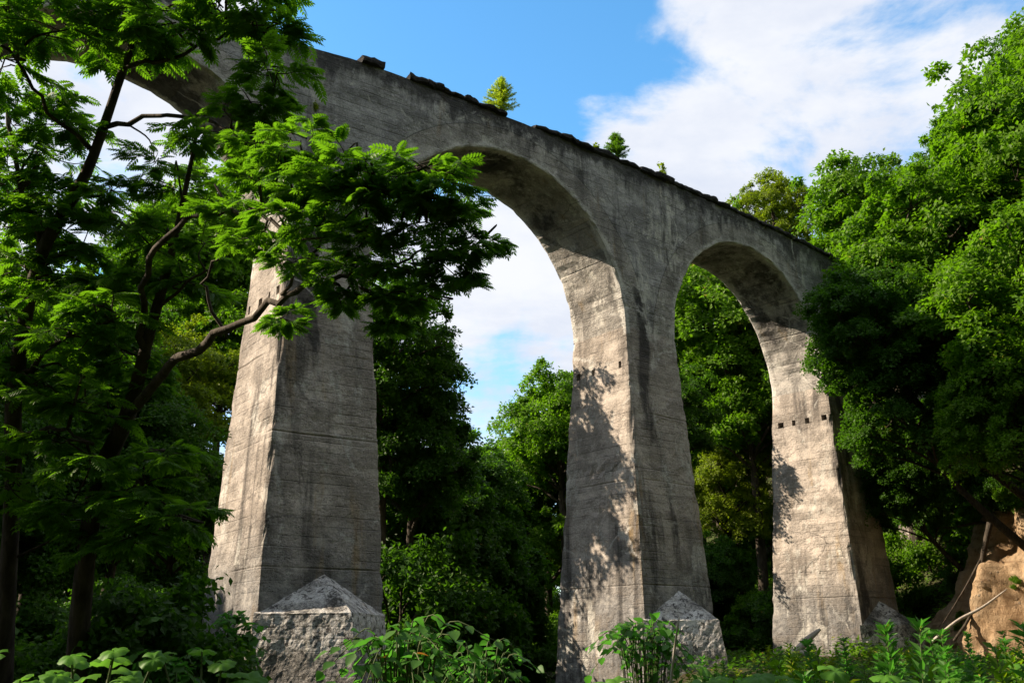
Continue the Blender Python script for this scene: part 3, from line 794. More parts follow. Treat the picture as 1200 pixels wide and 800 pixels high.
# ------------------------------------------------------------------ forest trees
def forest_proto(name, seed, leaf_size, n_pad, per_pad, mat, lobes=10, crown_r=4.2, crown_z=7.6, squash=1.05, trunk_r=0.22, lean=(0, 0)):
    """Trunk with limbs to every lobe; lobes carry flat sprays of leaves with gaps between."""
    g = np.random.default_rng(seed)
    tb = MB(); base = np.zeros(3)
    tp = smoothpath(np.array([[0.3, 0, -14, trunk_r * 1.5], [0.2, 0, -6, trunk_r * 1.3], [0.1, 0, 1.2, trunk_r], [0.25, 0.1, 4.0, trunk_r * 0.8], [0.1, -0.1, 6.8, trunk_r * 0.55], [0, 0, 7.4, 0.04]]), 4)
    hz = crown_z / 7.6; tp[:, 2] = np.where(tp[:, 2] > 0, tp[:, 2] * hz * 1.2, tp[:, 2]); tp = tp[np.argsort(tp[:, 2])]
    tp[:, :2] += np.array(lean) * np.clip((6.8 - tp[:, 2]) / 8.0, 0, 1.6)[:, None] ** 1.3
    tb.tube(tp[:, :3], tp[:, 3], 9, 0.1)
    Ls = []
    for q in range(lobes):
        a = q * 2.39996 + g.uniform(-0.3, 0.3); hgt = -0.75 + 1.65 * (q + 0.5) / lobes
        rr = crown_r * math.sqrt(max(0.05, 1 - (hgt * 0.8) ** 2)) * g.uniform(0.50, 0.68)
        Ls.append((np.array([math.cos(a) * rr, math.sin(a) * rr, crown_z + hgt * crown_r * 0.72 * squash]), crown_r * g.uniform(0.15, 0.40)))
    Ls.append((np.array([0, 0, crown_z + crown_r * 0.62 * squash]), crown_r * 0.42))
    for c, r in Ls:
        j = np.abs(tp[:, 2] - (c[2] - 0.35 * np.linalg.norm(c[:2]) - 0.6)).argmin(); st = tp[j, :3]
        P = smoothpath(np.array([st, st * 0.45 + c * 0.55 + [0, 0, 0.25], c]), 4); tb.tube(P, np.linspace(tp[j, 3] * 0.5, 0.03, len(P)), 6)
    pc, pn = [], []
    wts = np.array([r ** 2 for _, r in Ls]); wts /= wts.sum()
    for (c, r), n in zip(Ls, (wts * n_pad).astype(int)):
        d = g.normal(size=(n, 3)); d /= np.linalg.norm(d, axis=1)[:, None]
        d[:, 2] = np.where(d[:, 2] < -0.25, -d[:, 2] * 0.6, d[:, 2]); d /= np.linalg.norm(d, axis=1)[:, None]
        rad = r * np.where(g.random(n) < 0.74, np.where(g.random(n) < 0.16, g.uniform(1.15, 1.55, n), g.uniform(0.78, 1.15, n)), g.uniform(0.25, 0.8, n))
        pc.append(c + d * rad[:, None]); pn.append(d + np.array([0, 0, 0.75]))
    pc, pn = np.concatenate(pc), np.concatenate(pn); pn /= np.linalg.norm(pn, axis=1)[:, None]
    m = len(pc)
    for p in pc[g.random(m) < 0.5]:
        c = Ls[np.argmin([np.linalg.norm(p - c) for c, _ in Ls])][0]
        P = np.array([c, (c + p) / 2 + [0, 0, -0.08], p]); tb.tube(P, np.array([0.025, 0.016, 0.006]), 4, cap=False)
    prad = (0.20 + 0.62 * g.random(m) ** 1.3) * crown_r / 4.2
    # leaves of a spray: a disc across the spray's normal, drooping at the rim
    own = np.repeat(np.arange(m), per_pad); M_ = len(own)
    t1 = np.cross(pn, np.array([0.3, 0.2, 0.9])); t1 /= np.linalg.norm(t1, axis=1)[:, None]; t2 = np.cross(pn, t1)
    a = g.uniform(0, 2 * PI, M_); rr = np.sqrt(g.random(M_)) * prad[own] * (1 + 0.25 * np.sin(3 * a + own)); 
    pos = pc[own] + t1[own] * (np.cos(a) * rr)[:, None] + t2[own] * (np.sin(a) * rr)[:, None] + pn[own] * g.normal(0, 0.11, M_)[:, None]
    pos[:, 2] -= 0.16 * rr ** 2 / prad[own]
    out = t1[own] * np.cos(a)[:, None] + t2[own] * np.sin(a)[:, None]
    fwd = 0.6 * out + g.normal(0, 0.6, (M_, 3)) + [0, 0, -0.12]; up = pn[own] + g.normal(0, 0.42, (M_, 3)) + [0, 0, 0.25]
    V, F, ow = stamp(LEAF4[0], LEAF4[1], frames(fwd, up), pos, g.uniform(0.7, 1.3, M_) * leaf_size)
    tone = g.random(m)
    rv = np.clip(0.55 * tone[own][ow] + 0.45 * g.random(M_)[ow], 0, 1)
    return dict(name=name, trunk=tb.mesh('trunk', M_BARK, True), crown=npmesh('crown', V, F, mat, rv), cz=crown_z, cr=crown_r)


def plant_tree(proto, loc, k, kz=None, rot=None, label='', group=None, mat=None):
    """One tree: an Empty at its foot, a trunk and a crown that share the prototype's meshes."""
    t = thing(proto['name'], label, 'tree', tuple(loc), group)
    for part in ('trunk', 'crown'):
        o = link(part, proto[part], None, t)
    t.scale = (k, k, kz or k); t.rotation_euler = (0, 0, rng.uniform(0, 2 * PI) if rot is None else rot)
    return t


PR = [forest_proto('broadleaf_tree', 1, 0.18, 400, 165, M_BROAD, lobes=25),
      forest_proto('broadleaf_tree', 2, 0.18, 400, 165, M_BROAD, lobes=29),
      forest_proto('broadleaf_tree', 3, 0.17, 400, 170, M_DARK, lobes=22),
      forest_proto('broadleaf_tree', 4, 0.17, 290, 160, M_YELLOW, lobes=20),
      forest_proto('leaning_tree', 7, 0.175, 360, 165, M_BROAD, lobes=22, lean=(6.0, 1.5)),
      forest_proto('leaning_tree', 8, 0.17, 360, 165, M_DARK, lobes=20, lean=(7.5, 1.0))]
BUSH = [forest_proto('bush', 5, 0.10, 130, 110, M_BROAD, lobes=8, crown_r=1.5, crown_z=0.9, trunk_r=0.05),
        forest_proto('bush', 6, 0.10, 130, 110, M_DARK, lobes=9, crown_r=1.5, crown_z=0.9, trunk_r=0.05)]


def crown_at(proto, px, py, d, r, label, group=None, rot=None):
    """A tree whose crown stands at a given place; its foot goes on the ground below."""
    c = at(px, py, d); k_ = r / proto['cr']
    return plant_tree(proto, (c[0], c[1], c[2] - proto['cz'] * k_), k_, None, 0.0 if proto['name'] == 'leaning_tree' else None, label, group)


# the right bank
for pi, px, py, d, r, lab in [
    (0, 1262, 205, 33, 4.6, 'tallest sunlit broadleaf tree at the upper right corner'),
    (4, 1095, 340, 34, 4.0, 'broad sunlit tree on the steep bank just right of the deck end'),
    (0, 1200, 400, 28.5, 3.4, 'sunlit tree at the right edge above the bare soil bank'),
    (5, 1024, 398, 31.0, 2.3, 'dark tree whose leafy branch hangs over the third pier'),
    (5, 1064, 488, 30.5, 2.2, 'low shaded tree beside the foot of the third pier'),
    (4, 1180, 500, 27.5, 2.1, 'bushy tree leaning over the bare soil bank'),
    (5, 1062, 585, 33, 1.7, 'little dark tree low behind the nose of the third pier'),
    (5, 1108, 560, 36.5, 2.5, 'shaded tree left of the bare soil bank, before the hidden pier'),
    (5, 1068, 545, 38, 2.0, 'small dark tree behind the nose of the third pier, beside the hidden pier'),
    (1, 1035, 300, 43, 4.2, 'tree rising behind the far end of the deck'),
    (2, 1165, 275, 40, 4.2, 'tree high on the bank behind the broad sunlit one'),
    (0, 1300, 130, 42, 4.8, 'tree on the crest of the right bank, against the cloud'),
    (3, 905, 262, 52, 2.6, 'yellow green young tree showing above the coping near the deck end'),
]:
    crown_at(PR[pi], px, py, d, r, lab)

# behind pier one and in the valley
for pi, px, py, d, r, lab in [
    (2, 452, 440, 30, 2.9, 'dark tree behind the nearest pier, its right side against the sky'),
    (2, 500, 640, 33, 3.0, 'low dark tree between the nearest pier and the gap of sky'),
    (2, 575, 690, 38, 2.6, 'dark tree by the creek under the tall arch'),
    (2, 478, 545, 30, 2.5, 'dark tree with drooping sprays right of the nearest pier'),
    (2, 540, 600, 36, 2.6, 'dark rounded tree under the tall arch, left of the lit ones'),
    (0, 662, 520, 54, 4.0, 'tall sunlit tree rising behind the middle pier'),
    (1, 830, 400, 48, 4.6, 'tall sunlit tree filling the top of the right-hand arch'),
    (0, 880, 470, 46, 4.0, 'sunlit tree just left of the third pier'),
    (1, 815, 520, 52, 4.0, 'sunlit tree just right of the middle pier'),
    (0, 640, 600, 58, 5.0, 'sunlit tree in the middle of the gap under the tall arch'),
    (0, 585, 640, 54, 3.6, 'rounded sunlit tree left of the middle pier'),
    (2, 775, 508, 36.5, 2.3, 'tree hidden mostly behind the middle pier'),
    (3, 765, 588, 36.0, 1.9, 'small yellowish tree low behind the middle pier'),
    (3, 850, 590, 46, 2.8, 'yellowish tree between the second and third piers'),
    (2, 835, 690, 42, 2.2, 'dark low tree at the back of the right-hand arch'),
]:
    crown_at(PR[pi], px, py, d, r, lab)

# left wood
for pi, px, py, d, r, lab in [
    (0, 235, 330, 46, 4.6, 'sunlit tree seen through the boughs left of the nearest pier'),
    (0, 130, 430, 44, 4.4, 'sunlit tree glimpsed between the two walnut trunks'),
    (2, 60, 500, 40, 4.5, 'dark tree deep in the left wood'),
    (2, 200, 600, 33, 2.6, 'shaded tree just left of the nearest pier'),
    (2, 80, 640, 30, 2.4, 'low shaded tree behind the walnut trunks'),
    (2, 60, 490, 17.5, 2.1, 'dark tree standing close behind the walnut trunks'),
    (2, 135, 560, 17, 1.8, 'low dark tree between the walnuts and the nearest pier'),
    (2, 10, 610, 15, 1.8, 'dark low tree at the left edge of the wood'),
    (0, 262, 430, 42, 3.3, 'sunlit tree seen just left of the nearest pier'),
    (3, 205, 470, 37, 2.8, 'yellow green tree seen between the second walnut trunk and the nearest pier'),
    (1, -30, 420, 36, 4.2, 'tree at the left edge behind the walnuts'),
]:
    crown_at(PR[pi], px, py, d, r, lab)

# hillside wood beyond the arches
far_spots = []
for _ in range(4000):
    x, y = rng.uniform(-40, 48), rng.uniform(46, 100)
    z = float(height(x, y)); p = np.array([x, y, z + 6]); dd = p @ _F
    px = 600 + FOC * (p @ XC) / dd
    if not -150 < px < 1250: continue
    if 440 < px < 660 and y < 62: continue
    if any((x - a) ** 2 + (y - b) ** 2 < 22 for a, b, _ in far_spots): continue
    far_spots.append((x, y, z))
    if len(far_spots) >= 62: break
for n_, (x, y, z) in enumerate(far_spots):
    k_ = rng.uniform(0.75, 1.1)
    px = 600 + FOC * x / (y * 0.95)
    if px < 660: k_ *= 0.72
    plant_tree(PR[(0, 1, 0, 2, 1, 3)[n_ % 6]], (x, y, z - 0.1), k_, k_ * rng.uniform(0.85, 1.1), None, ('bright green leafy tree in the wooded hillside beyond the arches', 'rounded green tree in the wooded hillside beyond the arches', '', 'dark green tree in the wooded hillside beyond the arches', '', 'yellow green tree in the wooded hillside beyond the arches')[(0, 1, 0, 3, 1, 5)[n_ % 6]], 'trees of the hillside beyond the arches')

# trees that stand left of the view and shade the near bank, and unseen trees added around the viewer to block sky light
for x, y, k_ in [(-14.2, 21.8, 0.50), (-13, 11.5, 0.62), (-12.5, 15.0, 0.62), (-17, 13, 0.85), (-17.5, 1.5, 0.8), (-10.5, 1.0, 0.6)]:
    plant_tree(PR[2], (x, y, float(height(x, y)) - 0.1), k_, k_ * 1.05, None, 'tall tree of the left wood beside the path', 'trees of the wood left of the view')
for x, y, k_ in [(-9, -6, 1.1), (-4, -10, 1.2), (2, -8.5, 1.1), (7.5, -9, 1.2), (12, -5, 1.15), (15, 2, 1.1), (15, 8.5, 1.0), (-1, -16, 1.4), (10, -15, 1.4), (18, -6, 1.4), (-14, -3, 1.1), (19, 14, 1.1), (-12, -14, 1.4), (4, -22, 1.5), (16, -20, 1.5), (-8, -25, 1.5), (24, -14, 1.4), (-20, -18, 1.4), (12, -32, 1.6), (-1, -34, 1.6), (-16, -32, 1.6), (27, -26, 1.6), (5, -45, 1.7), (-10, -44, 1.7), (20, -44, 1.7)]:
    plant_tree(PR[1], (x, y, float(height(x, y)) - 0.1), k_, k_ * 1.1, None, 'unseen tall tree added around the viewer to block sky light', 'unseen trees added around the viewer')

# bushes covering the feet of the slopes
bush_spots = []
def bush(x, y, k_, which, label, group):
    bush_spots.append((x, y)); plant_tree(BUSH[which], (x, y, float(height(x, y)) - 0.25), k_, k_ * rng.uniform(0.8, 1.2), None, label, group)['category'] = 'bush'
def pier_clear(x, y, r):
    return all(np.hypot(*(bridge(i * L, 0, 0)[:2] - [x, y])) > r for i in range(-2, 3))
n_ = 0
for _ in range(3000):
    x, y = rng.uniform(9.5, 26), rng.uniform(24, 52)
    if x > 0.56 * y + 2 or not pier_clear(x, y, 3.3) or (0.33 < x / y < 0.62 and y < 36.5): continue
    if x < 13 and y < 38: continue
    if any((x - a) ** 2 + (y - b) ** 2 < 3.6 for a, b in bush_spots): continue
    bush(x, y, rng.uniform(0.8, 1.35), int(rng.integers(0, 2)), 'leafy bush on the steep bank right of the viaduct', 'bushes of the right bank'); n_ += 1
    if n_ > 75: break
n_ = 0
for _ in range(3000):
    x, y = rng.uniform(-26, 14), rng.uniform(30, 78)
    if (x > 6.0 and y < 41) or abs(x - channel_x(y)) < (2.6 if y < 40 else 1.2) or not pier_clear(x, y, 3.5): continue
    if any((x - a) ** 2 + (y - b) ** 2 < 4.5 for a, b in bush_spots): continue
    bush(x, y, rng.uniform(0.8, 1.5), 1 if rng.random() < 0.7 else 0, 'bush on the valley floor behind the viaduct', 'bushes behind the viaduct'); n_ += 1
    if n_ > 130: break
n_ = 0
for _ in range(3000):
    x, y = rng.uniform(-14, -3.5), rng.uniform(11, 29)
    if x > -0.36 * y or not pier_clear(x, y, 3.0): continue
    if any((x - a) ** 2 + (y - b) ** 2 < 2.6 for a, b in bush_spots): continue
    bush(x, y, rng.uniform(0.6, 1.05), 1, 'shaded bush of the left wood near the first pier', 'bushes of the left wood'); n_ += 1
    if n_ > 36: break

for px, d, k_ in [(470, 27, 1.5), (505, 29, 1.6), (540, 32, 1.5), (478, 30, 2.1), (590, 38, 1.5), (525, 36, 2.2)]:
    q = at(px, 700, d); bush(q[0], q[1], k_, 1, 'large dark bush between the nearest pier and the creek', 'dark bushes beside the creek')

# low undergrowth nobody could count
def undergrowth(name, n, xr, yr, size, mat, label, hmax=0.35, keep=None):
    x = rng.uniform(*xr, n); y = rng.uniform(*yr, n); P0 = np.stack([x, y, 0 * x], -1)
    ok = (vnoise(P0, 0.6, 55) + rng.normal(0, 0.4, n) > -0.25) & (np.abs(x - channel_x(y)) > 1.7)
    if keep is not None: ok &= keep(x, y)
    for i in range(-2, 3):
        q = bridge(i * L, 0, 0); ok &= np.hypot(x - q[0], y - q[1]) > 1.9
    x, y = x[ok], y[ok]; m = len(x)
    pos = np.stack([x, y, height(x, y) + rng.uniform(0.0, hmax, m) * (0.6 + 0.6 * vnoise(np.stack([x, y, 0 * x], -1), 1.1, 9))], -1)
    V, F, ow = stamp(LEAF4[0], LEAF4[1], frames(unit(m) * [1, 1, 0.35], unit(m) * 0.5 + [0, 0, 1]), pos, rng.uniform(0.6, 1.4, m) * size)
    o = link(name, npmesh(name, V, F, mat, rng.random(m)[ow])); tag(o, label, kind='stuff')
undergrowth('undergrowth', 60000, (-12, 15), (4, 40), 0.12, M_DARK, 'low leafy undergrowth on the valley floor')
undergrowth('undergrowth', 60000, (10, 24), (24, 50), 0.16, M_BROAD, 'leafy ground cover on the steep right bank', 0.6, lambda x, y: ~((x / y > 0.36) & (x / y < 0.60) & (y < 35)))

# ------------------------------------------------------------------ the bare soil bank
u, v = np.meshgrid(np.linspace(0, 1, 130), np.linspace(0, 1, 90), indexing='ij')
b0, b1 = np.array([11.8, 34.0]), np.array([16.3, 26.4]); nrm = np.array([0.93, 0.36])
topz = 0.2 + 4.4 * ramp(u, -0.15, 0.45) + 0.5 * np.sin(u * 9)
bx = b0[0] + (b1[0] - b0[0]) * u; by = b0[1] + (b1[1] - b0[1]) * u
lean = 0.15 + 1.9 * v ** 1.2 + 0.8 * (1 - u) * v
G = np.stack([bx + nrm[0] * lean, by + nrm[1] * lean, -1.9 + (topz + 1.9) * v], -1)
gul = fbm(G * np.array([1, 1, 0.3]), 0.9, 31, 2) * 0.55 + np.abs(vnoise(G * np.array([1, 1, 0.10]), 2.6, 37)) * 0.22 + np.abs(vnoise(G * np.array([1, 1, 0.12]), 6.5, 38)) * 0.08 + 0.05 * fbm(G, 5.5, 41, 3) + 0.05 * np.round(2 * vnoise(G * np.array([0.2, 0.2, 1]), 3.0, 43))
G[..., 0] += nrm[0] * gul; G[..., 1] += nrm[1] * gul; G[..., 2] += 0.12 * fbm(G, 2.5, 34)
top = G[:, -1] + np.array([2.6, 1.2, 0.25]); G = np.concatenate([G, top[:, None]], 1)
mb = MB(); mb.grid(G, flip=True)
tag(link('soil_bank', mb.mesh('soil_bank', soil_mat(), True)), 'bare tan soil bank washed out under the trees', kind='structure')


for u_, v_, k_, w_ in [(0.10, 0.98, 0.55, 1), (0.22, 1.0, 0.5, 0), (0.36, 1.0, 0.55, 1), (0.50, 1.0, 0.5, 0), (0.64, 1.0, 0.55, 1), (0.80, 1.0, 0.5, 0), (0.30, 0.45, 0.22, 0), (0.46, 0.62, 0.20, 0), (0.55, 0.35, 0.24, 0), (0.20, 0.30, 0.28, 1), (0.40, 0.12, 0.30, 0), (0.62, 0.10, 0.30, 0)]:
    q = G[int(u_ * 129), int(v_ * 88)]
    plant_tree(BUSH[w_], (q[0], q[1], q[2] - 0.15), k_, k_, None, 'small leafy bush rooted in the bare soil bank', 'bushes on the soil bank')['category'] = 'bush'


def stick(name, pts, label, cat, mat, group=None, forks=()):
    b = np.array(pts[0][:3]); p = smoothpath(pts, 4)
    mb = MB(); mb.tube(p[:, :3] - b, p[:, 3], 7, 0.12)
    for f in forks:
        q = smoothpath(f, 3); mb.tube(q[:, :3] - b, q[:, 3], 5, 0.1)
    o = link(name, mb.mesh(name, mat, True)); o.location = b; tag(o, label, cat, group); return o


stick('fallen_branch', [A(1160, 612, 31.2, .10), A(1152, 650, 31.0, .085), A(1146, 690, 30.8, .07), A(1135, 725, 30.4, .05), A(1118, 750, 29.7, .04)], 'thick dark root hanging down the bare soil bank', 'root', M_BARK,
      forks=[[A(1148, 680, 30.8, .05), A(1156, 715, 30.5, .03), A(1158, 745, 30.3, .02)], [A(1152, 650, 31.0, .05), A(1130, 690, 30.8, .03), A(1105, 730, 30.4, .02)]])
stick('fallen_branch', [A(1092, 752, 28.8, .05), A(1120, 728, 29.0, .045), A(1150, 712, 29.3, .04), A(1180, 690, 29.5, .02)], 'thin dead branch lying across the foot of the soil bank', 'branch', M_TWIG)
stick('bare_branch', [A(1205, 640, 31.0, .10), A(1180, 622, 31.6, .08), A(1150, 612, 32.2, .05), A(1110, 618, 32.8, .03), A(1075, 605, 33.4, .015)], 'dark bare branch reaching out over the top of the soil bank', 'branch', M_BARK)
stick('driftwood_log', [A(922, 772, 27.5, .12), A(938, 758, 27.7, .11), A(950, 746, 27.9, .09), A(961, 737, 28.0, .045)], 'grey driftwood log leaning against the third pier', 'log', M_TWIG, forks=[[A(938, 766, 27.3, .10), A(950, 765, 27.3, .11), A(957, 764, 27.3, .10)]])
stick('dry_cane', [A(784, 815, 7.8, .012), A(787, 790, 7.8, .011), A(791, 755, 7.8, .009), A(796, 722, 7.8, .006)], 'pale dry cane standing in front of the middle pier', 'cane', M_TWIG)

# ------------------------------------------------------------------ plants in front
def ovate(n=5, wd=0.36, droop=0.18):
    t = np.linspace(0, 1, n); wv = wd * np.sin(PI * t ** 0.75) ; V = []; F = []
    for a, b in zip(t, wv):
        V += [(a, b, 0.16 * b - droop * a * a), (a, 0, -droop * a * a - 0.02), (a, -b, 0.16 * b - droop * a * a)]
    for i in range(n - 1):
        q = 3 * i; F += [(q, q + 1, q + 4, q + 3), (q + 1, q + 2, q + 5, q + 4)]
    return np.array(V), [np.array(F)]


OV = ovate(); OV_ME = [npmesh('leaf', OV[0], OV[1], m, np.full(len(OV[1][0]), r), True) for m, r in ((M_SHRUB, 0.2), (M_SHRUB, 0.55), (M_SHRUB, 0.95))]
OV_ORANGE = npmesh('leaf', OV[0], OV[1], M_ORANGE, np.full(len(OV[1][0]), 0.5), True)


def leafy_shrub(center, spread, label, n_stem, n_leaf, size, tall, name='leafy_shrub', orange=0, group=None):
    """A shrub near enough to count its leaves: every leaf is an object."""
    c = np.array(center); base = ground_at(c)
    t = thing(name, label, 'shrub', tuple(base), group); sb = MB(); spots = []
    for q in range(n_stem):
        a = rng.uniform(0, 2 * PI); rr = math.sqrt(rng.random()) * spread
        tip = c + np.array([math.cos(a) * rr, math.sin(a) * rr * 0.8, rng.uniform(-0.55, 0.10) * tall - 0.20 * rr * rr / spread])
        mid = c + (tip - c) * 0.45 + np.array([0, 0, 0.05 - 0.10 * rng.random()])
        P = smoothpath(np.array([base + rng.normal(0, 0.05, 3) * [1, 1, 0], base * 0.45 + mid * 0.55 + [0, 0, 0.06], mid, tip]), 6); sb.tube(P - base, np.linspace(0.009, 0.0025, len(P)), 5)
        for f in np.linspace(0.50, 1.0, max(3, n_leaf // n_stem)):
            k_ = min(int(f * (len(P) - 1)), len(P) - 2); spots.append((P[k_] + (P[k_ + 1] - P[k_]) * (f * (len(P) - 1) - k_), P[k_ + 1] - P[k_]))
    link('stem', sb.mesh('stem', M_STEM, True), None, t)
    for j, (p, d) in enumerate(spots[:298]):
        d = d / np.linalg.norm(d); sd = np.cross(d, [0, 0, 1]); sd /= np.linalg.norm(sd) + 1e-9
        f = d * rng.uniform(0.2, 0.9) + sd * (1 if j % 2 else -1) * rng.uniform(0.5, 1) + [0, 0, rng.normal(-0.12, 0.2)]
        Mx = frames(f[None], (np.array([0, 0, 1.0]) + rng.normal(0, 0.28, 3))[None])[0] * size * rng.uniform(0.65, 1.2)
        o = link('leaf', OV_ORANGE if j % 60 == 30 and j < 60 * orange else OV_ME[int(rng.integers(0, 3))], None, t)
        q = p - base; o.matrix_local = Matrix([[*Mx[0], q[0]], [*Mx[1], q[1]], [*Mx[2], q[2]], [0, 0, 0, 1]])
    return t


leafy_shrub(at(470, 738, 5.6), 0.58, 'bright leafy shrub in front of the nearest pier with a few withered orange leaves', 42, 298, 0.088, 0.6, orange=4)
leafy_shrub(at(562, 765, 6.2), 0.42, 'smaller leafy shrub beside the creek, right of the one with withered leaves', 30, 220, 0.08, 0.5)
leafy_shrub(at(752, 738, 9.5), 0.62, 'dark leafy shrub before the pointed nose of the middle pier', 36, 290, 0.11, 0.7)
leafy_shrub(at(272, 728, 11.5), 0.42, 'shaded leafy sapling at the left corner of the nearest pier', 34, 290, 0.12, 1.0)
leafy_shrub(at(205, 765, 9.5), 0.60, 'dark shrub low in the shade between the walnuts and the nearest pier', 22, 220, 0.12, 0.7)


def butterbur_mesh(seed, mat, tone):
    """Kidney-shaped leaf, notched at the stalk, wavy and slightly dished."""
    g = np.random.default_rng(seed); nr, ns = 4, 24; V = [(0, 0, 0)]; F4, F3 = [], []
    a = np.linspace(-PI + 0.28, PI - 0.28, ns); ph = g.uniform(0, 6)
    lob = 1 + 0.05 * np.sin(a * 7 + ph) + 0.03 * np.sin(a * 13 + ph) + 0.02 * g.normal(size=ns) - 0.10 * np.cos(a)
    for r in range(1, nr + 1):
        q = r / nr
        for b, l_ in zip(a, lob):
            rad = 0.5 * q * l_
            V.append((rad * math.cos(b), rad * math.sin(b), 0.10 * q ** 0.7 - 0.20 * q ** 2.5 + 0.035 * q * math.sin(b * 7 + ph) + 0.02 * q * math.sin(b * 4 - ph)))
    for j in range(ns - 1): F3.append((0, 1 + j, 2 + j))
    for r in range(nr - 1):
        for j in range(ns - 1):
            p = 1 + r * ns + j; F4.append((p, p + ns, p + ns + 1, p + 1))
    return npmesh('leaf', V, [np.array(F4), np.array(F3)], mat, np.full(len(F4) + len(F3), tone), True)


BB_ME = [butterbur_mesh(i, M_BUTTER, t) for i, t in enumerate((0.1, 0.5, 0.9))]


def butterbur(center, n, size, spread, label, group=None):
    c = np.array(center); base = ground_at(c); t = thing('butterbur_plant', label, 'plant', tuple(base), group)
    for q in range(n):
        a = 2 * PI * (q + rng.random() * 0.7) / n; rr = spread * math.sqrt(rng.random())
        p = c + np.array([math.cos(a) * rr, math.sin(a) * rr, rng.uniform(-0.30, 0.06)])
        sb = MB(); P = smoothpath(np.array([base, (base * 0.4 + p * 0.6) + [0, 0, 0.08], p + [0, 0, -0.004]]), 4); sb.tube(P - base, np.linspace(0.014, 0.008, len(P)), 5)
        link('stalk', sb.mesh('stalk', M_STEM, True), None, t)
        f = np.array([math.cos(a), math.sin(a), -0.12]); Mx = frames(f[None], (np.array([math.cos(a) * 0.25, math.sin(a) * 0.25 - 0.62, 1.0]) + rng.normal(0, 0.16, 3))[None])[0] * size * rng.uniform(0.7, 1.2)
        o = link('leaf', BB_ME[int(rng.integers(0, 3))], None, t); d = p - base
        o.matrix_local = Matrix([[*Mx[0], d[0]], [*Mx[1], d[1]], [*Mx[2], d[2]], [0, 0, 0, 1]])


for px, py, d, n, size, spread, lab in [
    (30, 774, 6.6, 11, 0.21, 0.36, 'butterbur plant with broad round leaves in the lower left corner'),
    (112, 772, 6.4, 12, 0.23, 0.38, 'glossy butterbur plant with the largest round leaves, beside the corner one'),
    (170, 735, 10.5, 9, 0.28, 0.5, 'shaded butterbur clump behind the glossy one'),
    (245, 770, 8.5, 7, 0.30, 0.45, 'dark butterbur at the foot of the nearest pier'),
    (710, 795, 6.6, 7, 0.20, 0.26, 'pale green butterbur at the foot of the dry cane'),
    (765, 797, 7.0, 7, 0.20, 0.30, 'light butterbur plant just right of the dry cane'),
    (850, 800, 8.0, 8, 0.25, 0.5, 'broad butterbur clump in front of the gap between the piers'),
    (930, 795, 8.5, 8, 0.27, 0.5, 'dark green butterbur in front of the third pier'),
    (800, 792, 9.5, 8, 0.26, 0.5, 'butterbur clump behind the light one, before the middle pier'),
    (890, 790, 11, 8, 0.28, 0.6, 'butterbur clump deep among the weeds near the third pier'),
    (1010, 790, 9.5, 8, 0.27, 0.6, 'butterbur clump in front of the nose of the third pier'),
    (1070, 792, 10.5, 8, 0.28, 0.6, 'butterbur clump among the weeds between the third pier and the soil bank'),
    (1130, 800, 8.5, 8, 0.26, 0.5, 'butterbur plants under the weeds by the soil bank'),
    (1180, 785, 9.5, 7, 0.28, 0.5, 'butterbur with pale leaf in the lower right corner')]:
    butterbur(at(px, py, d), n, size, spread, lab)


def weed_proto(seed, mat, hgt, n):
    g = np.random.default_rng(seed); sb = MB()
    P = smoothpath(np.array([[0, 0, 0], [0.02, 0.01, hgt * 0.5], [0.05 * g.normal(), 0.05 * g.normal(), hgt]]), 5); sb.tube(P, np.linspace(0.009, 0.003, len(P)), 5)
    f = np.sort(g.uniform(0.15, 1.0, n)); k_ = np.minimum((f * (len(P) - 1)).astype(int), len(P) - 2)
    pos = P[k_] + (P[k_ + 1] - P[k_]) * (f * (len(P) - 1) - k_)[:, None]; a = np.arange(n) * 2.39996
    fw = np.stack([np.cos(a), np.sin(a), 0.35 + 0.5 * (f - 0.5) + g.normal(0, 0.2, n)], -1)
    V, F, ow = stamp(LEAF4[0] * [1, 0.62, 1], LEAF4[1], frames(fw, np.array([[0, 0, 1.0]]) + g.normal(0, 0.3, (n, 3))), pos, 0.20 * (1.15 - 0.65 * f) * g.uniform(0.8, 1.2, n))
    return dict(stem=sb.mesh('stem', M_STEM, True), foliage=npmesh('foliage', V, F, mat, g.random(n)[ow]))


WEEDS = [weed_proto(1, M_BROAD, 1.0, 64), weed_proto(2, M_SHRUB, 0.8, 56), weed_proto(3, M_YELLOW, 0.9, 60), weed_proto(4, M_SHRUB, 1.15, 76)]
n_ = 0
for _ in range(4000):
    y = rng.uniform(7.5, 22); x = rng.uniform(1.2, 0.55 * y + 0.8)
    if not pier_clear(x, y, 2.6): continue
    px = 600 + FOC * x / (y * 0.955)
    if px < 800 and rng.random() < 0.85: continue
    zt = y * rng.uniform(-0.016, 0.010) if px > 880 else y * rng.uniform(-0.03, -0.012)
    z0 = float(height(x, y)); hh = zt - z0
    if hh < 0.3: hh = 0.5
    wi = int(rng.integers(0, 4)); wd = WEEDS[wi]
    t = thing('tall_weed', ('tall slender green weed', 'short broad fresh green weed', 'yellow green weed', 'tallest bushy green weed')[wi] + ' in the thicket on the river bar', 'weed', (x, y, z0), 'tall weeds on the river bar')
    for part in ('stem', 'foliage'): link(part, wd[part], None, t)
    q = min(hh / 1.0, 1.5); t.scale = (min(1.0, q) * 1.05, min(1.0, q) * 1.05, q); t.rotation_euler = (rng.normal(0, 0.08), rng.normal(0, 0.08), rng.uniform(0, 6.28)); n_ += 1
    if n_ > 230: break

# ------------------------------------------------------------------ plants on the viaduct
def deck_point(px):
    ss = np.linspace(-16, 12, 1500); P = bridge(ss, -B0 + 0.10, top_z(ss) + 0.12); q = 600 + FOC * (P @ XC) / (P @ _F); j = np.abs(q - px).argmin(); return P[j]


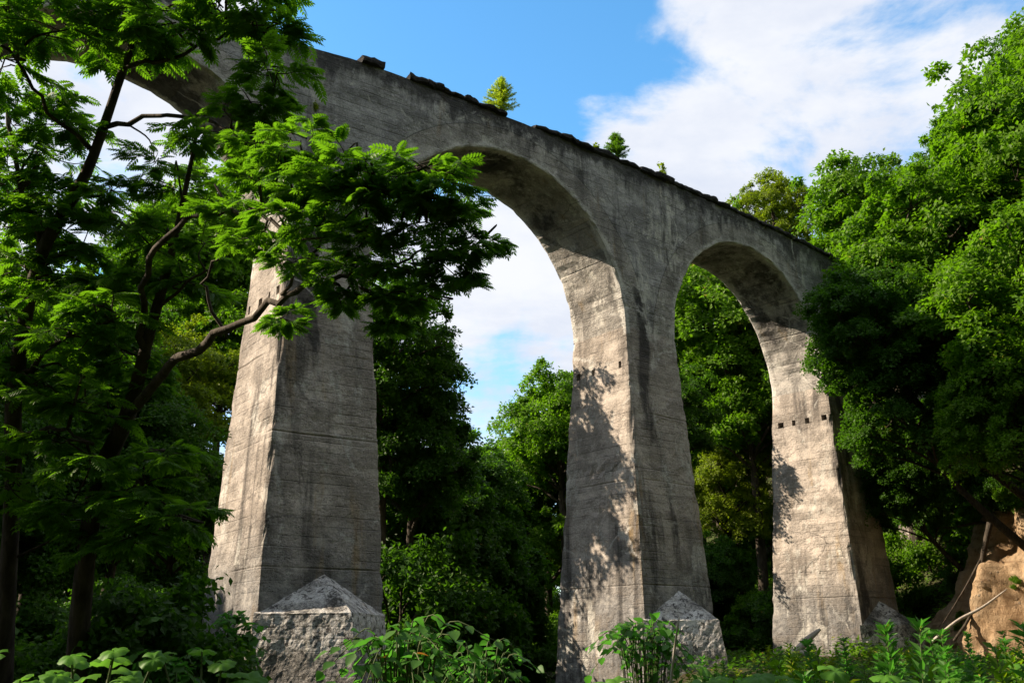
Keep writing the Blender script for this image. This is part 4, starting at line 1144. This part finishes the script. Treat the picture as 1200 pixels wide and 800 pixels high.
def larch(p, h, label, mat):
    t = thing('young_larch', label, 'young tree', tuple(p)); sb = MB(); sb.tube(np.array([[0, 0, -0.05], [0.02, 0, h * 0.5], [0, 0.02, h]]), [0.016, 0.011, 0.003], 6)
    pos, fw = [], []
    for q in range(110):
        f = rng.uniform(0.05, 0.97); a = rng.uniform(0, 2 * PI); ln = h * 0.48 * (1 - f) ** 0.8 * rng.uniform(0.6, 1.1) + 0.05
        st = np.array([0.01, 0, h * f]); en = st + np.array([math.cos(a) * ln, math.sin(a) * ln, 0.28 * ln]); sb.tube(np.array([st, en]), [0.005, 0.002], 4)
        for b in np.linspace(0.1, 1, max(3, int(ln / 0.022))):
            for _ in range(6): pos.append(st + (en - st) * b); fw.append((en - st) / ln * 0.5 + rng.normal(0, 0.6, 3))
    m = len(pos); V, F, ow = stamp(LEAF4[0] * [1, 0.30, 1], LEAF4[1], frames(np.array(fw), unit(m)), np.array(pos), rng.uniform(0.05, 0.085, m))
    link('trunk', sb.mesh('trunk', M_BARK, True), None, t); link('needles', npmesh('needles', V, F, mat, rng.random(m)[ow]), None, t)


larch(deck_point(587), 1.05, 'small yellow green larch growing on the deck above the tall arch', M_LARCH)
larch(deck_point(722), 0.85, 'sparse little conifer growing on the coping left of the middle pier top', M_BROAD)


def deck_plant(p, h, n, label, name='deck_sapling', mat=M_YELLOW, sz=0.11):
    t = thing(name, label, 'plant', tuple(p)); sb = MB(); pos, fw = [], []
    for q in range(5):
        e = np.array([rng.normal(0, 0.22) * h, rng.normal(0, 0.22) * h, h * rng.uniform(0.6, 1)]); sb.tube(np.array([[0, 0, -0.04], e * 0.5 + [0.01, 0, 0], e]), [0.007, 0.005, 0.002], 4)
        for f in np.linspace(0.25, 1, n // 5): pos.append(e * f); fw.append(unit(1)[0] + [0, 0, -0.1])
    m = len(pos); V, F, ow = stamp(LEAF4[0], LEAF4[1], frames(np.array(fw), unit(m) * 0.6 + [0, 0, 1]), np.array(pos), rng.uniform(0.6, 1.2, m) * sz)
    link('stem', sb.mesh('stem', M_STEM, True), None, t); link('foliage', npmesh('foliage', V, F, mat, rng.random(m)[ow]), None, t)


deck_plant(deck_point(777), 0.60, 90, 'small leafy seedling standing on the coping above the middle pier')
deck_plant(deck_point(700), 0.25, 60, 'low yellowish plant on the coping beside the little conifer')
deck_plant(deck_point(865), 0.8, 90, 'leafy sapling on the deck above the right-hand arch', mat=M_BROAD)
pt = at(372, 122, 1.0); ss = np.linspace(-14, -6, 800); P = bridge(ss, -B0 - 0.01, 12.0); pr = np.stack([600 + FOC * (P @ XC) / (P @ _F)], -1)[:, 0]
deck_plant(bridge(ss[np.abs(pr - 370).argmin()], -B0 - 0.03, 11.85), 0.22, 60, 'tuft of green growing out of a crack in the spandrel wall', name='wall_tuft', mat=M_YELLOW, sz=0.07)
